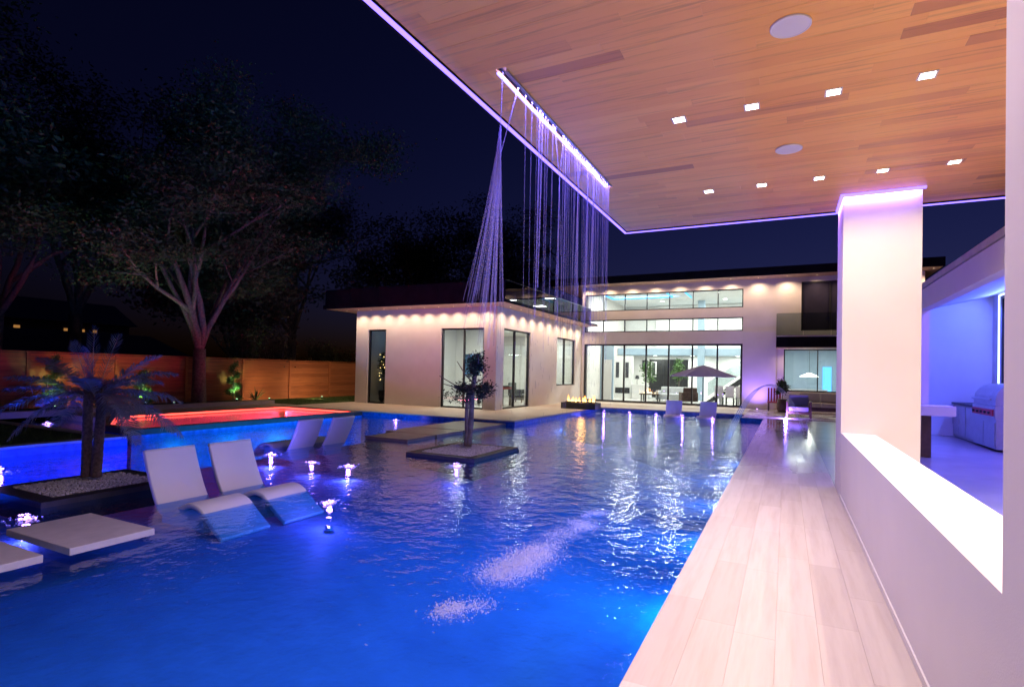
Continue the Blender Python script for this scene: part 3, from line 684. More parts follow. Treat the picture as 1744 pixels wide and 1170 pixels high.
bx('seat', 'sofa_grey', (-.9, .9, -.4, .4, .12, .45), t, .04); bx('backrest', 'sofa_grey', (-.9, .9, .3, .5, .3, .82), t, .05)
for sx in (-1.05, .9): bx('armrest', 'sofa_grey', (sx, sx+.15, -.42, .48, .1, .6), t, .03)
t = thing('armchair', 'brown upholstered armchair seen through the great room glass', 'armchair', loc=(-4.55, 29.9, .016), rz=.4)
bx('seat', 'dark_wood', (-.33, .33, -.33, .33, .12, .42), t, .04); bx('backrest', 'dark_wood', (-.35, .35, -.42, -.30, .25, .85), t, .04)
for sx in (-.42, .33): bx('armrest', 'dark_wood', (sx, sx+.09, -.36, .33, .12, .6), t, .03)
t = thing('coffee_table', 'low dark coffee table with candles beside the grey sofa', 'table', loc=(-6.75, 31.0, .016))
bx('table_top', 'dark_wood', (-.55, .55, -.35, .35, .36, .42), t, .01)
for sx in (-.45, .45):
    for sy in (-.28, .28): bx('leg', 'black_plastic', (sx-.03, sx+.03, sy-.03, sy+.03, 0, .359), t)
for k in range(4): MB().lathe([(.035, .421), (.035, .5)], -.35+.2*k, .05*(k % 2), 10).build('candle', 'lamp_soffit', t)
t = thing('staircase', 'staircase with dark stringer and glass balustrade in the great room', 'staircase', loc=(-4.0, 32.4, .016))
MB().prism([(0, .02), (.3, .02), (2.75, 1.75), (2.75, 2.0), (2.6, 2.0)], 0, .06).build('stringer', 'dark_metal', t)
MB().prism([(0, .02), (.3, .02), (2.75, 1.75), (2.75, 2.0), (2.6, 2.0)], 1.1, 1.16).build('stringer', 'dark_metal', t)
for k in range(10): bx('step', 'trim_white', (.1+.25*k, .4+.25*k, .062, 1.098, .14+.185*k, .18+.185*k), t)
MB().prism([(0.1, .35), (2.65, 2.15), (2.65, 2.95), (0.1, 1.1)], -.02, -.01).build('balustrade', 'balcony_glass', t)
t = thing('dining_table', 'white table with slatted pale chairs near the staircase foot', 'table', loc=(-2.5, 29.8, .016))
bx('table_top', 'trim_white', (-.55, .5, -.4, .4, .70, .75), t, .01)
for sx in (-.45, .4):
    for sy in (-.3, .3): bx('leg', 'trim_white', (sx-.03, sx+.03, sy-.03, sy+.03, 0, .699), t)
def dchair(x, y, lab):
    t = thing('dining_chair', lab, 'chair', 'dining chairs behind the glass', (x, y, .016))
    bx('seat', 'trim_white', (-.2, .2, -.2, .2, .42, .46), t, .01); bx('backrest', 'canvas', (-.2, .2, -.22, -.18, .46, 1.0), t, .01)
    for sx in (-.17, .17):
        for sy in (-.17, .17): bx('leg', 'black_plastic', (sx-.02, sx+.02, sy-.02, sy+.02, 0, .419), t)
for x in (-2.95, -2.45, -1.98): dchair(x, 29.15, 'pale backed dining chair in the row at the white table')
t = thing('pendant_lamp', 'white pendant lamp hanging in the kitchen window', 'lamp', loc=(1.05, 31.2, 0))
MB().tube([(0, 0, 2.99), (0, 0, 1.75)], .008, 5).build('cable', 'black_plastic', t); MB().lathe([(.42, 1.55), (.38, 1.60), (.05, 1.75)], 0, 0, 18).build('lamp_shade', 'lamp_white', t, True)
light('POINT', (0, 0, 1.45), 8, (1, .9, .75), t, .1)
tag(bx('fridge', 'led_sky', (1.75, 2.15, 33.3, 33.39, .016, 2.1), None, 0), 'tall blue glowing glass cabinet behind the kitchen window', 'cabinet')
t = thing('kitchen_island', 'low pale kitchen island under the pendant lamp', 'island', loc=(.9, 31.3, .016)); bx('body', 'trim_white', (-.9, .9, -.4, .4, 0, .86), t); bx('worktop', 'ceramic', (-.95, .95, -.45, .45, .861, .91), t)

# ================================================================ POOL FURNITURE
# in-water chaise: side profile (x towards the feet, z), swept over its width
def lounger_mesh():
    ctr = [(-0.40, 0.60), (-0.33, 0.42), (-0.22, 0.18), (-0.10, -0.02), (0.0, -0.09), (0.12, -0.095), (0.28, -0.03), (0.44, 0.045), (0.56, 0.055), (0.68, 0.02), (0.84, -0.10), (0.98, -0.20), (1.06, -0.25)]
    # Catmull-Rom through the centre line
    P = [Vector((a, 0, b)) for a, b in ctr]; pts = []
    for i in range(len(P)-1):
        p0, p1, p2, p3 = P[max(i-1, 0)], P[i], P[i+1], P[min(i+2, len(P)-1)]
        for t in (0, .25, .5, .75):
            pts.append(.5*((2*p1)+(p2-p0)*t+(2*p0-5*p1+4*p2-p3)*t*t+(3*p1-p0-3*p2+p3)*t**3))
    pts.append(P[-1])
    up_, dn = [], []
    for i, p in enumerate(pts):
        d = (pts[min(i+1, len(pts)-1)]-pts[max(i-1, 0)]).normalized(); n = Vector((-d.z, 0, d.x))
        if n.z < 0: n = -n
        up_.append(p+n*.03); dn.append(p-n*.03)
    mb = MB(); W = .315; cols = [-W, -W+.012, W-.012, W]
    for j, yv in enumerate(cols):
        s = .7 if j in (0, 3) else 1.0
        for p, a, b in zip(pts, up_, dn): mb.v.append((p.x+(a.x-p.x)*s, yv, p.z+(a.z-p.z)*s))
        for p, a, b in zip(pts, up_, dn): mb.v.append((p.x+(b.x-p.x)*s, yv, p.z+(b.z-p.z)*s))
    n = len(pts); st = 2*n
    for j in range(3):
        for i in range(n-1):
            a = j*st+i; mb.f.append((a, a+1, a+st+1, a+st)); c = j*st+n+i; mb.f.append((c, c+st, c+st+1, c+1))
        mb.f.append((j*st, (j+1)*st, (j+1)*st+n, j*st+n)); mb.f.append((j*st+n-1, j*st+2*n-1, (j+1)*st+2*n-1, (j+1)*st+n-1))
    for j in (0, 3):
        for i in range(n-1):
            q = (j*st+i, j*st+n+i, j*st+n+i+1, j*st+i+1); mb.f.append(q if j == 0 else q[::-1])
    return mb
def make_lounger():
    t = thing('pool_lounger', 'x', 'lounger', 'white in-water loungers')
    lounger_mesh().build('shell', 'lounger_plastic', t, True)
    # foot under the seat that stands on the shelf
    MB().prism([(-.12, -.335), (.72, -.335), (.62, -.02), (.45, .0), (.28, -.06), (.10, -.128), (-.02, -.118), (-.08, -.05)], -.25, .25).build('base', 'lounger_plastic', t)
    return t
L0 = make_lounger()
def place(t, x, y, z, rz, label): t.location = (x, y, z); t.rotation_euler = (0, 0, rz); t['label'] = label; return t
place(L0, -6.50, 4.28, WZ, 0, 'white moulded lounger in the water next to the square stepping slab')
place(copy_tree(L0), -6.47, 5.09, WZ, 0, 'white moulded lounger in the water between its twin and the bubbling lights')
place(copy_tree(L0), -8.98, 8.18, WZ, PI, 'white lounger seen from behind, its back beside the red spa and nearer its stepping lights')
place(copy_tree(L0), -8.90, 9.02, WZ, PI, 'white lounger seen from behind, beside the brown stepping pads')
place(copy_tree(L0), -4.05, 22.85, WZ, -PI/2+.1, 'white lounger in the water left of the parasol pole, before the glass wall')
place(copy_tree(L0), -2.75, 22.85, WZ, -PI/2, 'white lounger in the water under the parasol, before the glass wall')
# stepping slabs
tag(bx('stepping_slab', 'pad_stone', (-6.40, -5.31, 2.49, 3.18, -0.112, -0.05), None, .006), 'thick white square stone slab in the water next to the lounger', 'slab', 'white stepping slabs')
tag(bx('stepping_slab', 'pad_stone', (-6.40, -5.31, 1.58, 2.31, -0.112, -0.05), None, .006), 'thick white stone slab farther along from the loungers', 'slab', 'white stepping slabs')
tag(bx('slab_pedestal', 'dark_stone', (-6.39, -6.22, 3.0, 3.17, -.60, -.113)), 'dark stone pedestal under the slab next to the lounger', 'pedestal'); tag(bx('slab_pedestal', 'dark_stone', (-6.39, -6.22, 2.13, 2.30, -.60, -.113)), 'dark stone pedestal under the farther white slab', 'pedestal')
for i, (a, b) in enumerate(((10.1, 11.2), (11.26, 12.5), (12.56, 14.97))):
    tag(bx('stepping_pad', 'brown_pad', (-9.2+.35*(i == 0), -7.62, a, b, -0.60, -0.09), None, .006), ['brown stone stepping pad, the one farthest from the house deck', 'brown stone stepping pad, the middle one of three', 'brown stone stepping pad touching the house deck'][i], 'stepping pad', 'brown stepping pads')
# planters
def planter(x0, x1, y0, y1, label, n):
    t = thing('island_planter', label, 'planter', 'square island planters in the pool', ((x0+x1)/2, (y0+y1)/2, -.085))
    hx, hy = (x1-x0)/2, (y1-y0)/2; g = MB(); r = .2
    g.box(-hx, hx, -hy, -hy+r, -.135, 0); g.box(-hx, hx, hy-r, hy, -.135, 0); g.box(-hx, -hx+r, -hy+r, hy-r, -.135, 0); g.box(hx-r, hx, -hy+r, hy-r, -.135, 0)
    g.build('rim', 'dark_stone', t)
    bx('body', 'dark_stone', (-hx+.05, hx-.05, -hy+.05, hy-.05, -.90, -.136), t)
    bx('soil_bed', 'soil', (-hx+r+.001, hx-r-.001, -hy+r+.001, hy-r-.001, -.134, -.02), t)
    g = MB()
    for k in range(n):
        a = rng.uniform(.009, .02); lump(g, (rng.uniform(-hx+r+.01, hx-r-.01), rng.uniform(-hy+r+.01, hy-r-.01), -.012+rng.random()*.022), (a*1.3, a, a*.8))
    tag(g.build('pebbles', 'pebble', t), kind='stuff')
    return t
planter(-8.85, -7.45, 3.2, 4.85, 'low dark square planter with white pebbles around the twin palm', 2400)
planter(-6.50, -4.98, 8.57, 10.42, 'low dark square planter with pebbles around the small clipped tree', 2600)

# ---------------------------------------------------------------- palm with twin trunks
palm = thing('palm', 'short palm with twin ringed trunks and feathery fronds on the pebble planter', 'palm', loc=(-8.30, 4.12, 0))
R2 = Vector((0.895, 0.446, 0)); F2 = Vector((-0.446, 0.895, 0))
def S(a, b, c): return R2*a + F2*b + Vector((0, 0, c))
for (a, lean, h) in ((-.075, -.01, 1.20), (.055, .05, 1.10)):
    pts = []; rr = []
    for k in range(27):
        t = k/26; pts.append(S(a+lean*t, 0, -.03+h*t)); rr.append(.062*(1-.15*t)*(1+.07*(k % 2)))
    MB().tube(pts, rr, 10).build('trunk', 'palm_bark', palm, True)
g = MB()
for k in range(90):
    a = rng.uniform(0, 2*PI); q = rng.uniform(.92, 1.2); d = Vector((math.cos(a), math.sin(a), rng.uniform(.2, 1.2))).normalized()
    b = S(rng.uniform(-.1, .1), 0, q); g.tube([b, b+d*rng.uniform(.08, .18)], [.012, .002], 4)
g.build('crown_fibre', 'palm_bark', palm)
def frond(base, d, length, droop, wid):
    d = Vector(d).normalized(); side = d.cross(Vector((0, 0, 1)))
    if d.z > .80: side = R2*.95+F2*rng.uniform(-.4, .4)
    side.normalize(); g = MB(); n = 54; pts = []; steep = d.z > .80; lw_ = .0065 if steep else .0105
    for k in range(n+1):
        t = k/n; pts.append(Vector(base)+d*(length*t)+Vector((0, 0, -droop*t*t*length)))
    side = (side-d*side.dot(d)).normalized(); g.tube(pts, [.011*(1-.8*k/n) for k in range(n+1)], 4)
    for k in range(5, n+1, 2 if steep else 1):
        t = k/n; env = math.sin(min(1, (t-.08)/.92)*PI*.93+.12)**.6; L = wid*max(.18, env)*(.72 if steep else 1)
        tan = (pts[k]-pts[k-1]).normalized(); nn = side.cross(tan)
        for s in (-1, 1):
            dirn = (side*s*.86+tan*(.85 if steep else .55)+nn*(rng.uniform(-.15, .35))).normalized()
            dr = Vector((0, 0, -.30*L*(1-max(0, tan.z)))); w_ = tan*lw_
            a = pts[k]; b = a+dirn*L*.55; c = a+dirn*L*rng.uniform(.75, 1.08)+dr
            v = len(g.v); g.v += [tuple(a-w_*.6), tuple(a+w_*.6), tuple(b+w_), tuple(b-w_), tuple(c)]
            g.f += [(v, v+1, v+2, v+3), (v+3, v+2, v+4)]
    g.build('frond', 'palm_leaf', palm)
for (a, b, c, L, dr, cx) in [(-.03, .05, .85, .95, .02, -.04), (.20, .1, .85, .92, .06, .02), (-.22, -.1, .9, .80, .08, -.05), (.05, -.3, .9, .75, .10, .0), (.62, .15, .70, 1.05, .22, .06), (.80, .1, .62, 1.2, .36, .06), (.88, -.25, .48, 1.15, .30, .06), (-.72, .15, .62, 1.1, .20, -.06), (-.85, -.2, .42, 1.05, .22, -.06), (-.95, .0, .20, 1.15, .16, -.06), (-.95, .3, .16, 1.0, .34, -.06), (-.85, -.3, .16, 1.05, .42, -.06), (.95, .35, .28, 1.0, .36, .06), (.92, -.1, .10, 1.1, .52, .06), (.85, .3, .02, 1.0, .60, .06), (.55, -.25, .02, .85, .72, .06), (-.60, .3, .05, .85, .62, -.05), (-.50, -.4, .02, .8, .7, -.05), (.25, -.7, .7, .6, .3, 0), (.7, -.5, .20, .95, .5, .05), (-.1, .8, .5, .8, .3, 0), (.4, .8, .3, .8, .4, 0), (-.4, .7, .3, .8, .4, 0)]:
    frond(S(cx, 0, 1.06), S(a, b, c), L, dr, .25)

# ---------------------------------------------------------------- small clipped tree
st = thing('small_tree', 'small twin-stemmed tree with sparse fine leaves and bare cut branches', 'tree', loc=(-5.72, 9.62, 0))
for (a0, a1, h, r) in ((-.07, -.05, 1.1, .045), (-.01, .08, 1.5, .06)):
    pts = [S(a0+(a1-a0)*t+.01*math.sin(7*t), 0, -.03+h*t) for t in np.linspace(0, 1, 10)]
    MB().tube(pts, [r*(1-.25*t) for t in np.linspace(0, 1, 10)], 8).build('trunk', 'bark', st, True)
cents = []
for (a, b, c, d_, e, r) in [(.02, 0, 1.15, -.55, 1.22, .018), (.0, .1, 1.1, -.65, 1.38, .016), (.05, -.05, 1.25, -.28, 1.68, .018), (.07, 0, 1.1, .48, 1.20, .02), (.07, .1, 1.25, .34, 1.45, .016), (.05, .1, .95, .45, 1.02, .015), (.02, -.1, .95, -.35, .98, .015), (.08, 0, 1.35, .12, 1.85, .02), (.07, 0, 1.4, -.06, 1.8, .015), (.07, 0, 1.3, .26, 1.75, .015)]:
    p0 = S(a, 0, c); p2 = S(d_, b, e); p1 = (p0+p2)/2+Vector((0, 0, -.04))
    MB().tube([p0, p1, p2], [r, r*.8, r*.5], 6).build('branch', 'bark', st)
for k in range(42):
    while True:
        q = rng.uniform(-1, 1, 3)
        if np.dot(q, q) < 1: break
    cents.append(S(.10+.20*q[0], .2*q[1], 1.62+.24*q[2]))
for k in range(30):
    cents.append(S(.26+rng.normal(0, .13), rng.normal(0, .12), 1.13+rng.normal(0, .09)))
for k in range(22): cents.append(S(-.22+rng.normal(0, .14), rng.normal(0, .1), 1.08+rng.normal(0, .10)))
leaves('crown', [tuple(c) for c in cents], 30, .055, .028, 'leaf_dark', st)

# ---------------------------------------------------------------- bubbling jets with violet lights
BUB = 'bubbling water jets with violet lights'
def bubbler(x, y, h, power, label):
    t = thing('bubbler', label, 'water jet', BUB, (x, y, WZ))
    g = MB()
    for k in range(70):
        a = rng.uniform(0, 2*PI); q = abs(rng.normal(0, .10)); zz = h*rng.random()*math.exp(-(q/.07)**2)
        r = rng.uniform(.004, .013); lump(g, (q*math.cos(a), q*math.sin(a), .003+zz), (r*1.3, r*1.3, r*.8))
    tag(g.build('foam', 'foam', t, True), kind='stuff')
    g = MB()
    for k in range(12): lump(g, (rng.normal(0, .04), rng.normal(0, .04), .003+h*.7*rng.random()**2), rng.uniform(.006, .015), jit=.5)
    tag(g.build('glow_froth', 'lamp_violet', t, True), kind='stuff')  # froth lumps glow by emission, for the jet light caught in them
    MB().lathe([(.05, -.33), (.05, -.28), (.03, -.27)], 0, 0, 12).build('nozzle', 'stainless', t)
    light('POINT', (0, 0, .07), power*.35, VIO, t, .03)
    light('POINT', (0, 0, -.13), power, VIO, t, .012)
for i, (x, y, h, p_) in enumerate([(-8.54, 7.19, .05, 22), (-6.52, 7.04, .045, 18), (-7.31, 7.0, .025, 8), (-4.97, 5.06, .035, 12), (-5.05, 8.08, .07, 6), (-7.05, 2.91, .07, 10), (-10.26, 3.9, .10, 14), (-17.37, 7.55, .08, 9), (-11.2, 14.2, .06, 6)]):
    bubbler(x, y, h, p_, ['bright violet bubbling jet behind the second lounger', 'violet bubbling jet in open water between planter and lounger', 'small violet water light between two brighter jets', 'violet water light off the foot of the loungers', 'small violet light in the water before the small tree planter', 'violet light in the water behind the white slab', 'violet jet by the lawn terrace edge', 'violet light in the narrow channel beside the spa', 'small violet light beside the brown stepping pads'][i])
for i, (x, y) in enumerate([(-7.52, 17.4), (-7.52, 20.0)]): bubbler(x, y, .05, 4, 'small violet light along the tiled edge by the wing')
for i, (x, y) in enumerate([(-6.75, 22.2), (-5.65, 22.2), (-4.6, 22.2), (-3.55, 22.0), (-2.45, 22.0)]): bubbler(x, y, .17, 12, 'violet bubbling jet in the row before the glass wall')

# ---------------------------------------------------------------- pool lamps
def pool_lamp(x, y, z, d, power, label, col=(0.02, 0.30, 1.0), grp='underwater pool lamps'):
    t = thing('pool_lamp', label, 'pool lamp', grp, (x, y, z))
    q = Vector(d).to_track_quat('Z', 'Y'); t.rotation_euler = q.to_euler()
    MB().lathe([(.13, 0), (.13, .02), (.10, .03)], 0, 0, 20).build('rim', 'stainless', t); MB().lathe([(.098, .022), (.098, .034), (.05, .04)], 0, 0, 20).build('lens', 'lamp_pool', t)
    light('AREA', (0, 0, .06), power, col, t, .25).rotation_euler = (PI, 0, 0)
for y in (-1.5, 1.0, 3.5, 6.5, 9.5, 12.5, 15.5, 18.5): pool_lamp(-0.71, y, -.75, (-1, 0, .3), (13 if 0 < y < 6 else 34) if y < 6 else 70, 'round underwater lamp in the pool wall under the pale walkway', (0.0, 0.40, 0.95))
for y in (-3, 0, 2.6, 5.2): pool_lamp(-11.89, y, -.85, (1, 0, -.1), 55, 'round underwater lamp in the pool wall under the lawn terrace', (0.01, 0.10, 1.0))
for y in (9.6, 11.3, 13.0): pool_lamp(-10.55, y, -.95, (-1, 0, .35), 75, 'round cyan underwater lamp facing the spa wall', (0.0, 0.62, 1.0))
for y in (2.0, 4.3, 6.6): pool_lamp(-10.55, y, -.95, (-1, 0, .3), 60, 'round blue underwater lamp facing the lawn terrace wall', (0.0, 0.10, 1.0))
for x in (-4.5, -2.5): pool_lamp(x, -8.9, -.85, (0, 1, 0), 55, 'round underwater lamp in the end wall of the pool', (0.0, 0.38, 0.95))

for y in (16.6, 19.2): pool_lamp(-7.33, y, -.75, (1, -.2, .2), 110, 'round underwater lamp in the tiled wall below the wing deck', (0.0, 0.28, 1.0))
# ---------------------------------------------------------------- red spa
spa = thing('spa', 'raised spa glowing red along its rim beside the pool', 'spa')
outer = [(-12.9, 7.15), (-12.9, 14.55), (-16.7, 14.55), (-16.7, 8.6), (-14.6, 7.35)]
def inset(P, d):
    n = len(P); res = []
    for i in range(n):
        a, b, c = Vector(P[i-1]), Vector(P[i]), Vector(P[(i+1) % n])
        e1 = (b-a).normalized(); e2 = (c-b).normalized(); n1 = Vector((-e1.y, e1.x)); n2 = Vector((-e2.y, e2.x))
        m_ = (n1+n2).normalized(); res.append(tuple(b+m_*(d/max(.3, m_.dot(n1)))))
    return res
inn = inset(outer, .22)
g = MB(); n = len(outer)
for z0, z1, O, I in ((-.10, .03, outer, inn),):
    b = len(g.v)
    for ring in (O, I):
        for z in (z0, z1): g.v += [(x, y, z) for x, y in ring]
    for i in range(n):
        j = (i+1) % n
        g.f += [(b+i, b+j, b+n+j, b+n+i), (b+2*n+j, b+2*n+i, b+3*n+i, b+3*n+j), (b+n+i, b+n+j, b+3*n+j, b+3*n+i), (b+j, b+i, b+2*n+i, b+2*n+j)]
g.build('rim', 'dark_stone', spa)
g = MB(); so_ = inset(outer, .02); si_ = inset(outer, .16)
for i in range(n):
    j = (i+1) % n; g.quad((*so_[i], -1.5), (*so_[j], -1.5), (*so_[j], -.101), (*so_[i], -.101))
g.build('outer_wall', 'pool_tile', spa)
fl = inset(outer, .17); g = MB(); g.v = [(x, y, -.55) for x, y in fl]; g.f = [tuple(range(n))]; g.build('basin_floor', 'spa_plaster', spa)
g = MB(); ww = inset(outer, .165)
for i in range(n):
    j = (i+1) % n; g.quad((*ww[i], -.55), (*ww[j], -.55), (*ww[j], -.102), (*ww[i], -.102))
g.build('basin_wall', 'spa_plaster', spa)
g = MB(); g.v = [(x, y, -.05) for x, y in fl]; g.f = [tuple(range(n))]; g.build('spa_water', 'spa_water', spa)
li = inset(outer, .235); lo_ = inset(outer, .215)
for i, nm in ((1, 0), (2, 0), (3, 0)):
    j = (i+1) % n; g = MB(); g.quad((*li[i], -.035), (*li[j], -.035), (*li[j], .022), (*li[i], .022)); g.quad((*lo_[i], -.035), (*lo_[j], -.035), (*lo_[j], .022), (*lo_[i], .022)); g.build('led_strip', 'led_red', spa)
light('AREA', (-16.40, 11.6, -.20), 430, (1, .05, .13), spa, 5.6, .08, (1, 0, -.25), name='led_light').rotation_euler = (rad(75), 0, rad(-90))
light('AREA', (-14.8, 14.25, -.20), 250, (1, .05, .13), spa, 3.0, .08, name='led_light').rotation_euler = (rad(75), 0, rad(180))

# ---------------------------------------------------------------- fire table
ft = thing('fire_table', 'dark rectangular fire table with open flames on the deck corner', 'fire table', loc=(-7.72, 22.1, 0))
bx('body', 'dark_stone', (-.75, .75, -.4, .4, 0, .26), ft, .01); bx('burner', 'soil', (-.65, .65, -.28, .28, .261, .275), ft)
g = MB()
for k in range(140): lump(g, (rng.uniform(-.62, .62), rng.uniform(-.25, .25), .285), rng.uniform(.014, .03))
tag(g.build('lava_rock', 'dark_stone', ft), kind='stuff')
for k in range(16):
    x, y, h = -.55+1.1*k/15+rng.normal(0, .02), rng.uniform(-.12, .12), rng.uniform(.12, .34); r = rng.uniform(.03, .06); a, b = rng.normal(0, .05, 2)
    g = MB(); g.tube([(x, y, .28), (x+a*.3, y, .28+h*.25), (x+a*.8, y+b*.3, .28+h*.6), (x+a*1.2, y+b, .28+h)], [r*.7, r, r*.55, .003], 7); g.build('flame', 'flame', ft, True)
light('POINT', (0, 0, .5), 14, (1, .5, .16), ft, .15)

# ---------------------------------------------------------------- parasol
pa = thing('parasol', 'open pale fabric parasol standing at the pool edge before the glass wall', 'parasol', loc=(-3.0, 23.45, 0))
MB().tube([(0, 0, -.5), (0, 0, 1.86)], .022, 10).build('pole', 'dark_metal', pa)
MB().lathe([(.2, -.5), (.2, -.42), (.04, -.4)], 0, 0, 16).build('base', 'dark_metal', pa)
g = MB(); n = 8; R_ = 1.32
rimp = [(R_*math.cos(2*PI*(k+.5)/n), R_*math.sin(2*PI*(k+.5)/n), 1.46) for k in range(n)]
rows = 5
for r in range(rows+1):
    t = r/rows
    for k in range(n):
        a, b = Vector(rimp[k]), Vector(rimp[(k+1) % n])
        for s in range(4):
            e = a.lerp(b, s/4); sag = math.sin(PI*s/4)*.035*t
            g.v.append((e.x*t, e.y*t, 1.90-(1.90-1.46)*t**1.12-sag+.02))
nn_ = 4*n
for r in range(rows):
    for k in range(nn_): k2 = (k+1) % nn_; g.f.append((r*nn_+k, r*nn_+k2, (r+1)*nn_+k2, (r+1)*nn_+k))
o = g.build('canopy', 'canvas', pa, False); sm = o.modifiers.new('thick', 'SOLIDIFY'); sm.thickness = .008
for k in range(n): MB().tube([(0, 0, 1.86), (rimp[k][0]*.97, rimp[k][1]*.97, 1.455)], .008, 5).build('rib', 'dark_metal', pa)

# ---------------------------------------------------------------- arched deck jets
def arc(p0, p1, h, label, off):
    t = thing('water_jet', label, 'water jet', 'arched water jets over the walkway')
    p0, p1 = Vector(p0), Vector(p1); pts = []
    for k in range(25):
        u = k/24; q = p0.lerp(p1, u); q.z = p0.z+(p1.z-p0.z)*u+4*h*u*(1-u); pts.append(q)
    MB().tube(pts, [.005+.006*k/24 for k in range(25)], 5).build('stream', 'jet', t, True)
    MB().lathe([(.04, .002), (.04, .012), (.015, .02)], p0.x, p0.y, 12).build('nozzle', 'stainless', t)
for k in range(4): arc((0.52-.02*k, 18.6-1.0*k, 0.01), (-1.32, 16.6-1.0*k, WZ), 1.36, 'thin arched jet of water leaping from the walkway into the pool', k)

# ================================================================ PATIO FURNITURE
t = thing('patio_armchair', 'dark framed armchair with violet-lit cushions on the patio', 'armchair', loc=(.45, 23.3, 0))
bx('seat_cushion', 'cushion_blue', (-.34, .34, -.32, .3, .24, .42), t, .03); o = bx('back_cushion', 'cushion_blue', (-.34, .34, .24, .40, .40, .85), t, .04)
for sx in (-.42, .36):
    bx('armrest', 'dark_wood', (sx, sx+.06, -.38, .42, .55, .61), t, .006)
    for sy in (-.38, .36): bx('leg', 'dark_wood', (sx+.001, sx+.059, sy, sy+.06, 0, .549), t)
bx('frame', 'dark_wood', (-.36, .36, -.37, .41, .16, .238), t)
t = thing('patio_sofa', 'long low patio sofa with pale cushions under the kitchen window', 'sofa', loc=(1.75, 27.0, 0))
bx('frame', 'dark_wood', (-1.25, 1.25, -.42, .42, .10, .26), t); bx('back_frame', 'dark_wood', (-1.25, 1.25, .36, .43, .261, .40), t)
for i in range(3):
    bx('seat_cushion', 'cushion', (-1.22+.82*i, -1.22+.82*i+.80, -.42, .25, .262, .44), t, .03); bx('back_cushion', 'cushion', (-1.22+.82*i, -1.22+.82*i+.80, .15, .35, .44, .86), t, .04)
for sx in (-1.2, 1.12):
    for sy in (-.4, .32): bx('leg', 'dark_wood', (sx, sx+.08, sy, sy+.08, 0, .099), t)
t = thing('slatted_chair', 'red slatted chair standing against the purple wall', 'chair', loc=(-.45, 27.2, 0))
bx('seat', 'red_paint', (-.27, .27, -.25, .25, .36, .41), t, .01)
for k in range(5): bx('slat', 'red_paint', (-.27+.115*k, -.27+.115*k+.08, .22, .25, .411, 1.02), t)
for sx in (-.25, .19):
    for sy in (-.24, .17): bx('leg', 'dark_wood', (sx, sx+.06, sy, sy+.06, 0, .359), t)
t = thing('potted_plant', 'round potted plant between the red chair and the kitchen window', 'plant', loc=(-.12, 26.6, 0))
MB().lathe([(.16, 0), (.22, .15), (.2, .55), (.17, .56)], n=16).build('pot', 'dark_wood', t, True); MB().tube([(0, 0, .5), (.02, 0, 1.0)], .02, 6).build('stem', 'bark', t)
leaves('foliage', [(rng.normal(0, .12), rng.normal(0, .12), 1.1+rng.normal(0, .12)) for k in range(14)], 40, .07, .06, 'leaf', t)
t = thing('deck_light', 'small violet light set in the patio beside the armchair', 'light', loc=(.02, 22.6, 0))
MB().lathe([(.05, .001), (.05, .02), (.03, .03)], 0, 0, 12).build('rim', 'stainless', t); MB().lathe([(.029, .031), (.02, .05)], 0, 0, 12).build('lens', 'lamp_violet', t)
light('POINT', (0, 0, .12), 120, (.30, .16, 1), t, .05)

t = thing('deck_light', 'small violet ground light at the foot of the purple wall', 'light', loc=(-1.15, 27.5, 0))
MB().lathe([(.05, .001), (.05, .02), (.03, .03)], 0, 0, 12).build('rim', 'stainless', t); MB().lathe([(.029, .031), (.02, .05)], 0, 0, 12).build('lens', 'lamp_violet', t)
light('SPOT', (0, 0, .10), 200, (.30, .16, 1), t, .05, direction=(0, .5, 1), angle=120, blend=.9)

# ================================================================ OUTDOOR KITCHEN
ok = thing('outdoor_kitchen', 'blue-lit outdoor kitchen shelter with sloped roof and corner window', 'building')
bx('wall', 'plaster_white', (2.40, 2.56, 13.54, 19.2, 0, 3.29), ok); bx('beam', 'plaster_white', (2.395, 2.565, 6.0, 13.538, 2.90, 3.29), ok)
bx('back_wall', 'plaster_white', (2.561, 5.2, 18.9, 19.2, 0, 3.9), ok)
g = MB(); wall_open(g, 4.95, .25, 7.0, 18.898, 0, 3.92, [(14.0, 18.35, 1.42, 3.72)], 'X'); g.build('side_wall', 'plaster_white', ok)
MB().prism([(2.36, 3.295), (5.3, 3.93), (5.3, 4.03), (2.36, 3.395)], 6.0, 19.25).build('roof', 'kerb_stone', ok)
MB().prism([(2.57, 3.27), (4.94, 3.79), (4.94, 3.83), (2.57, 3.30)], 6.0, 18.89).build('ceiling', 'plaster_white', ok)
window(ok, 4.98, 14.0, 18.35, 1.42, 3.72, mull=(16.2,), ax='X', side=1)
strip('led_strip', (4.925, 4.948, 18.36, 18.40, 1.40, 3.72), ok, 'led_blue'); strip('led_strip', (4.925, 4.948, 14.0, 18.40, 3.725, 3.755), ok, 'led_blue')
light('AREA', (4.90, 16.2, 3.6), 240, (.07, .12, 1), ok, .05, 4.2, name='led_light').rotation_euler = (0, rad(60), 0)
light('AREA', (3.2, 12.5, 3.30), 190, (.17, .10, 1), ok, .6, 6.0, (0, 0, -1), name='led_light'); bx('led_panel', 'led_blue', (3.15, 3.25, 10, 15, 3.365, 3.38), ok)
bar = thing('bar_counter', 'white bar top on a dark timber post beside the kitchen shelter', 'bar', loc=(2.4, 13.2, 0))
bx('bar_top', 'trim_white', (-1.2, .47, -.25, .32, .83, 1.02), bar, .006); bx('post', 'dark_wood', (0.0, .16, .10, .30, 0, .829), bar)
bx('post', 'dark_wood', (-1.0, -.84, .10, .30, 0, .829), bar)
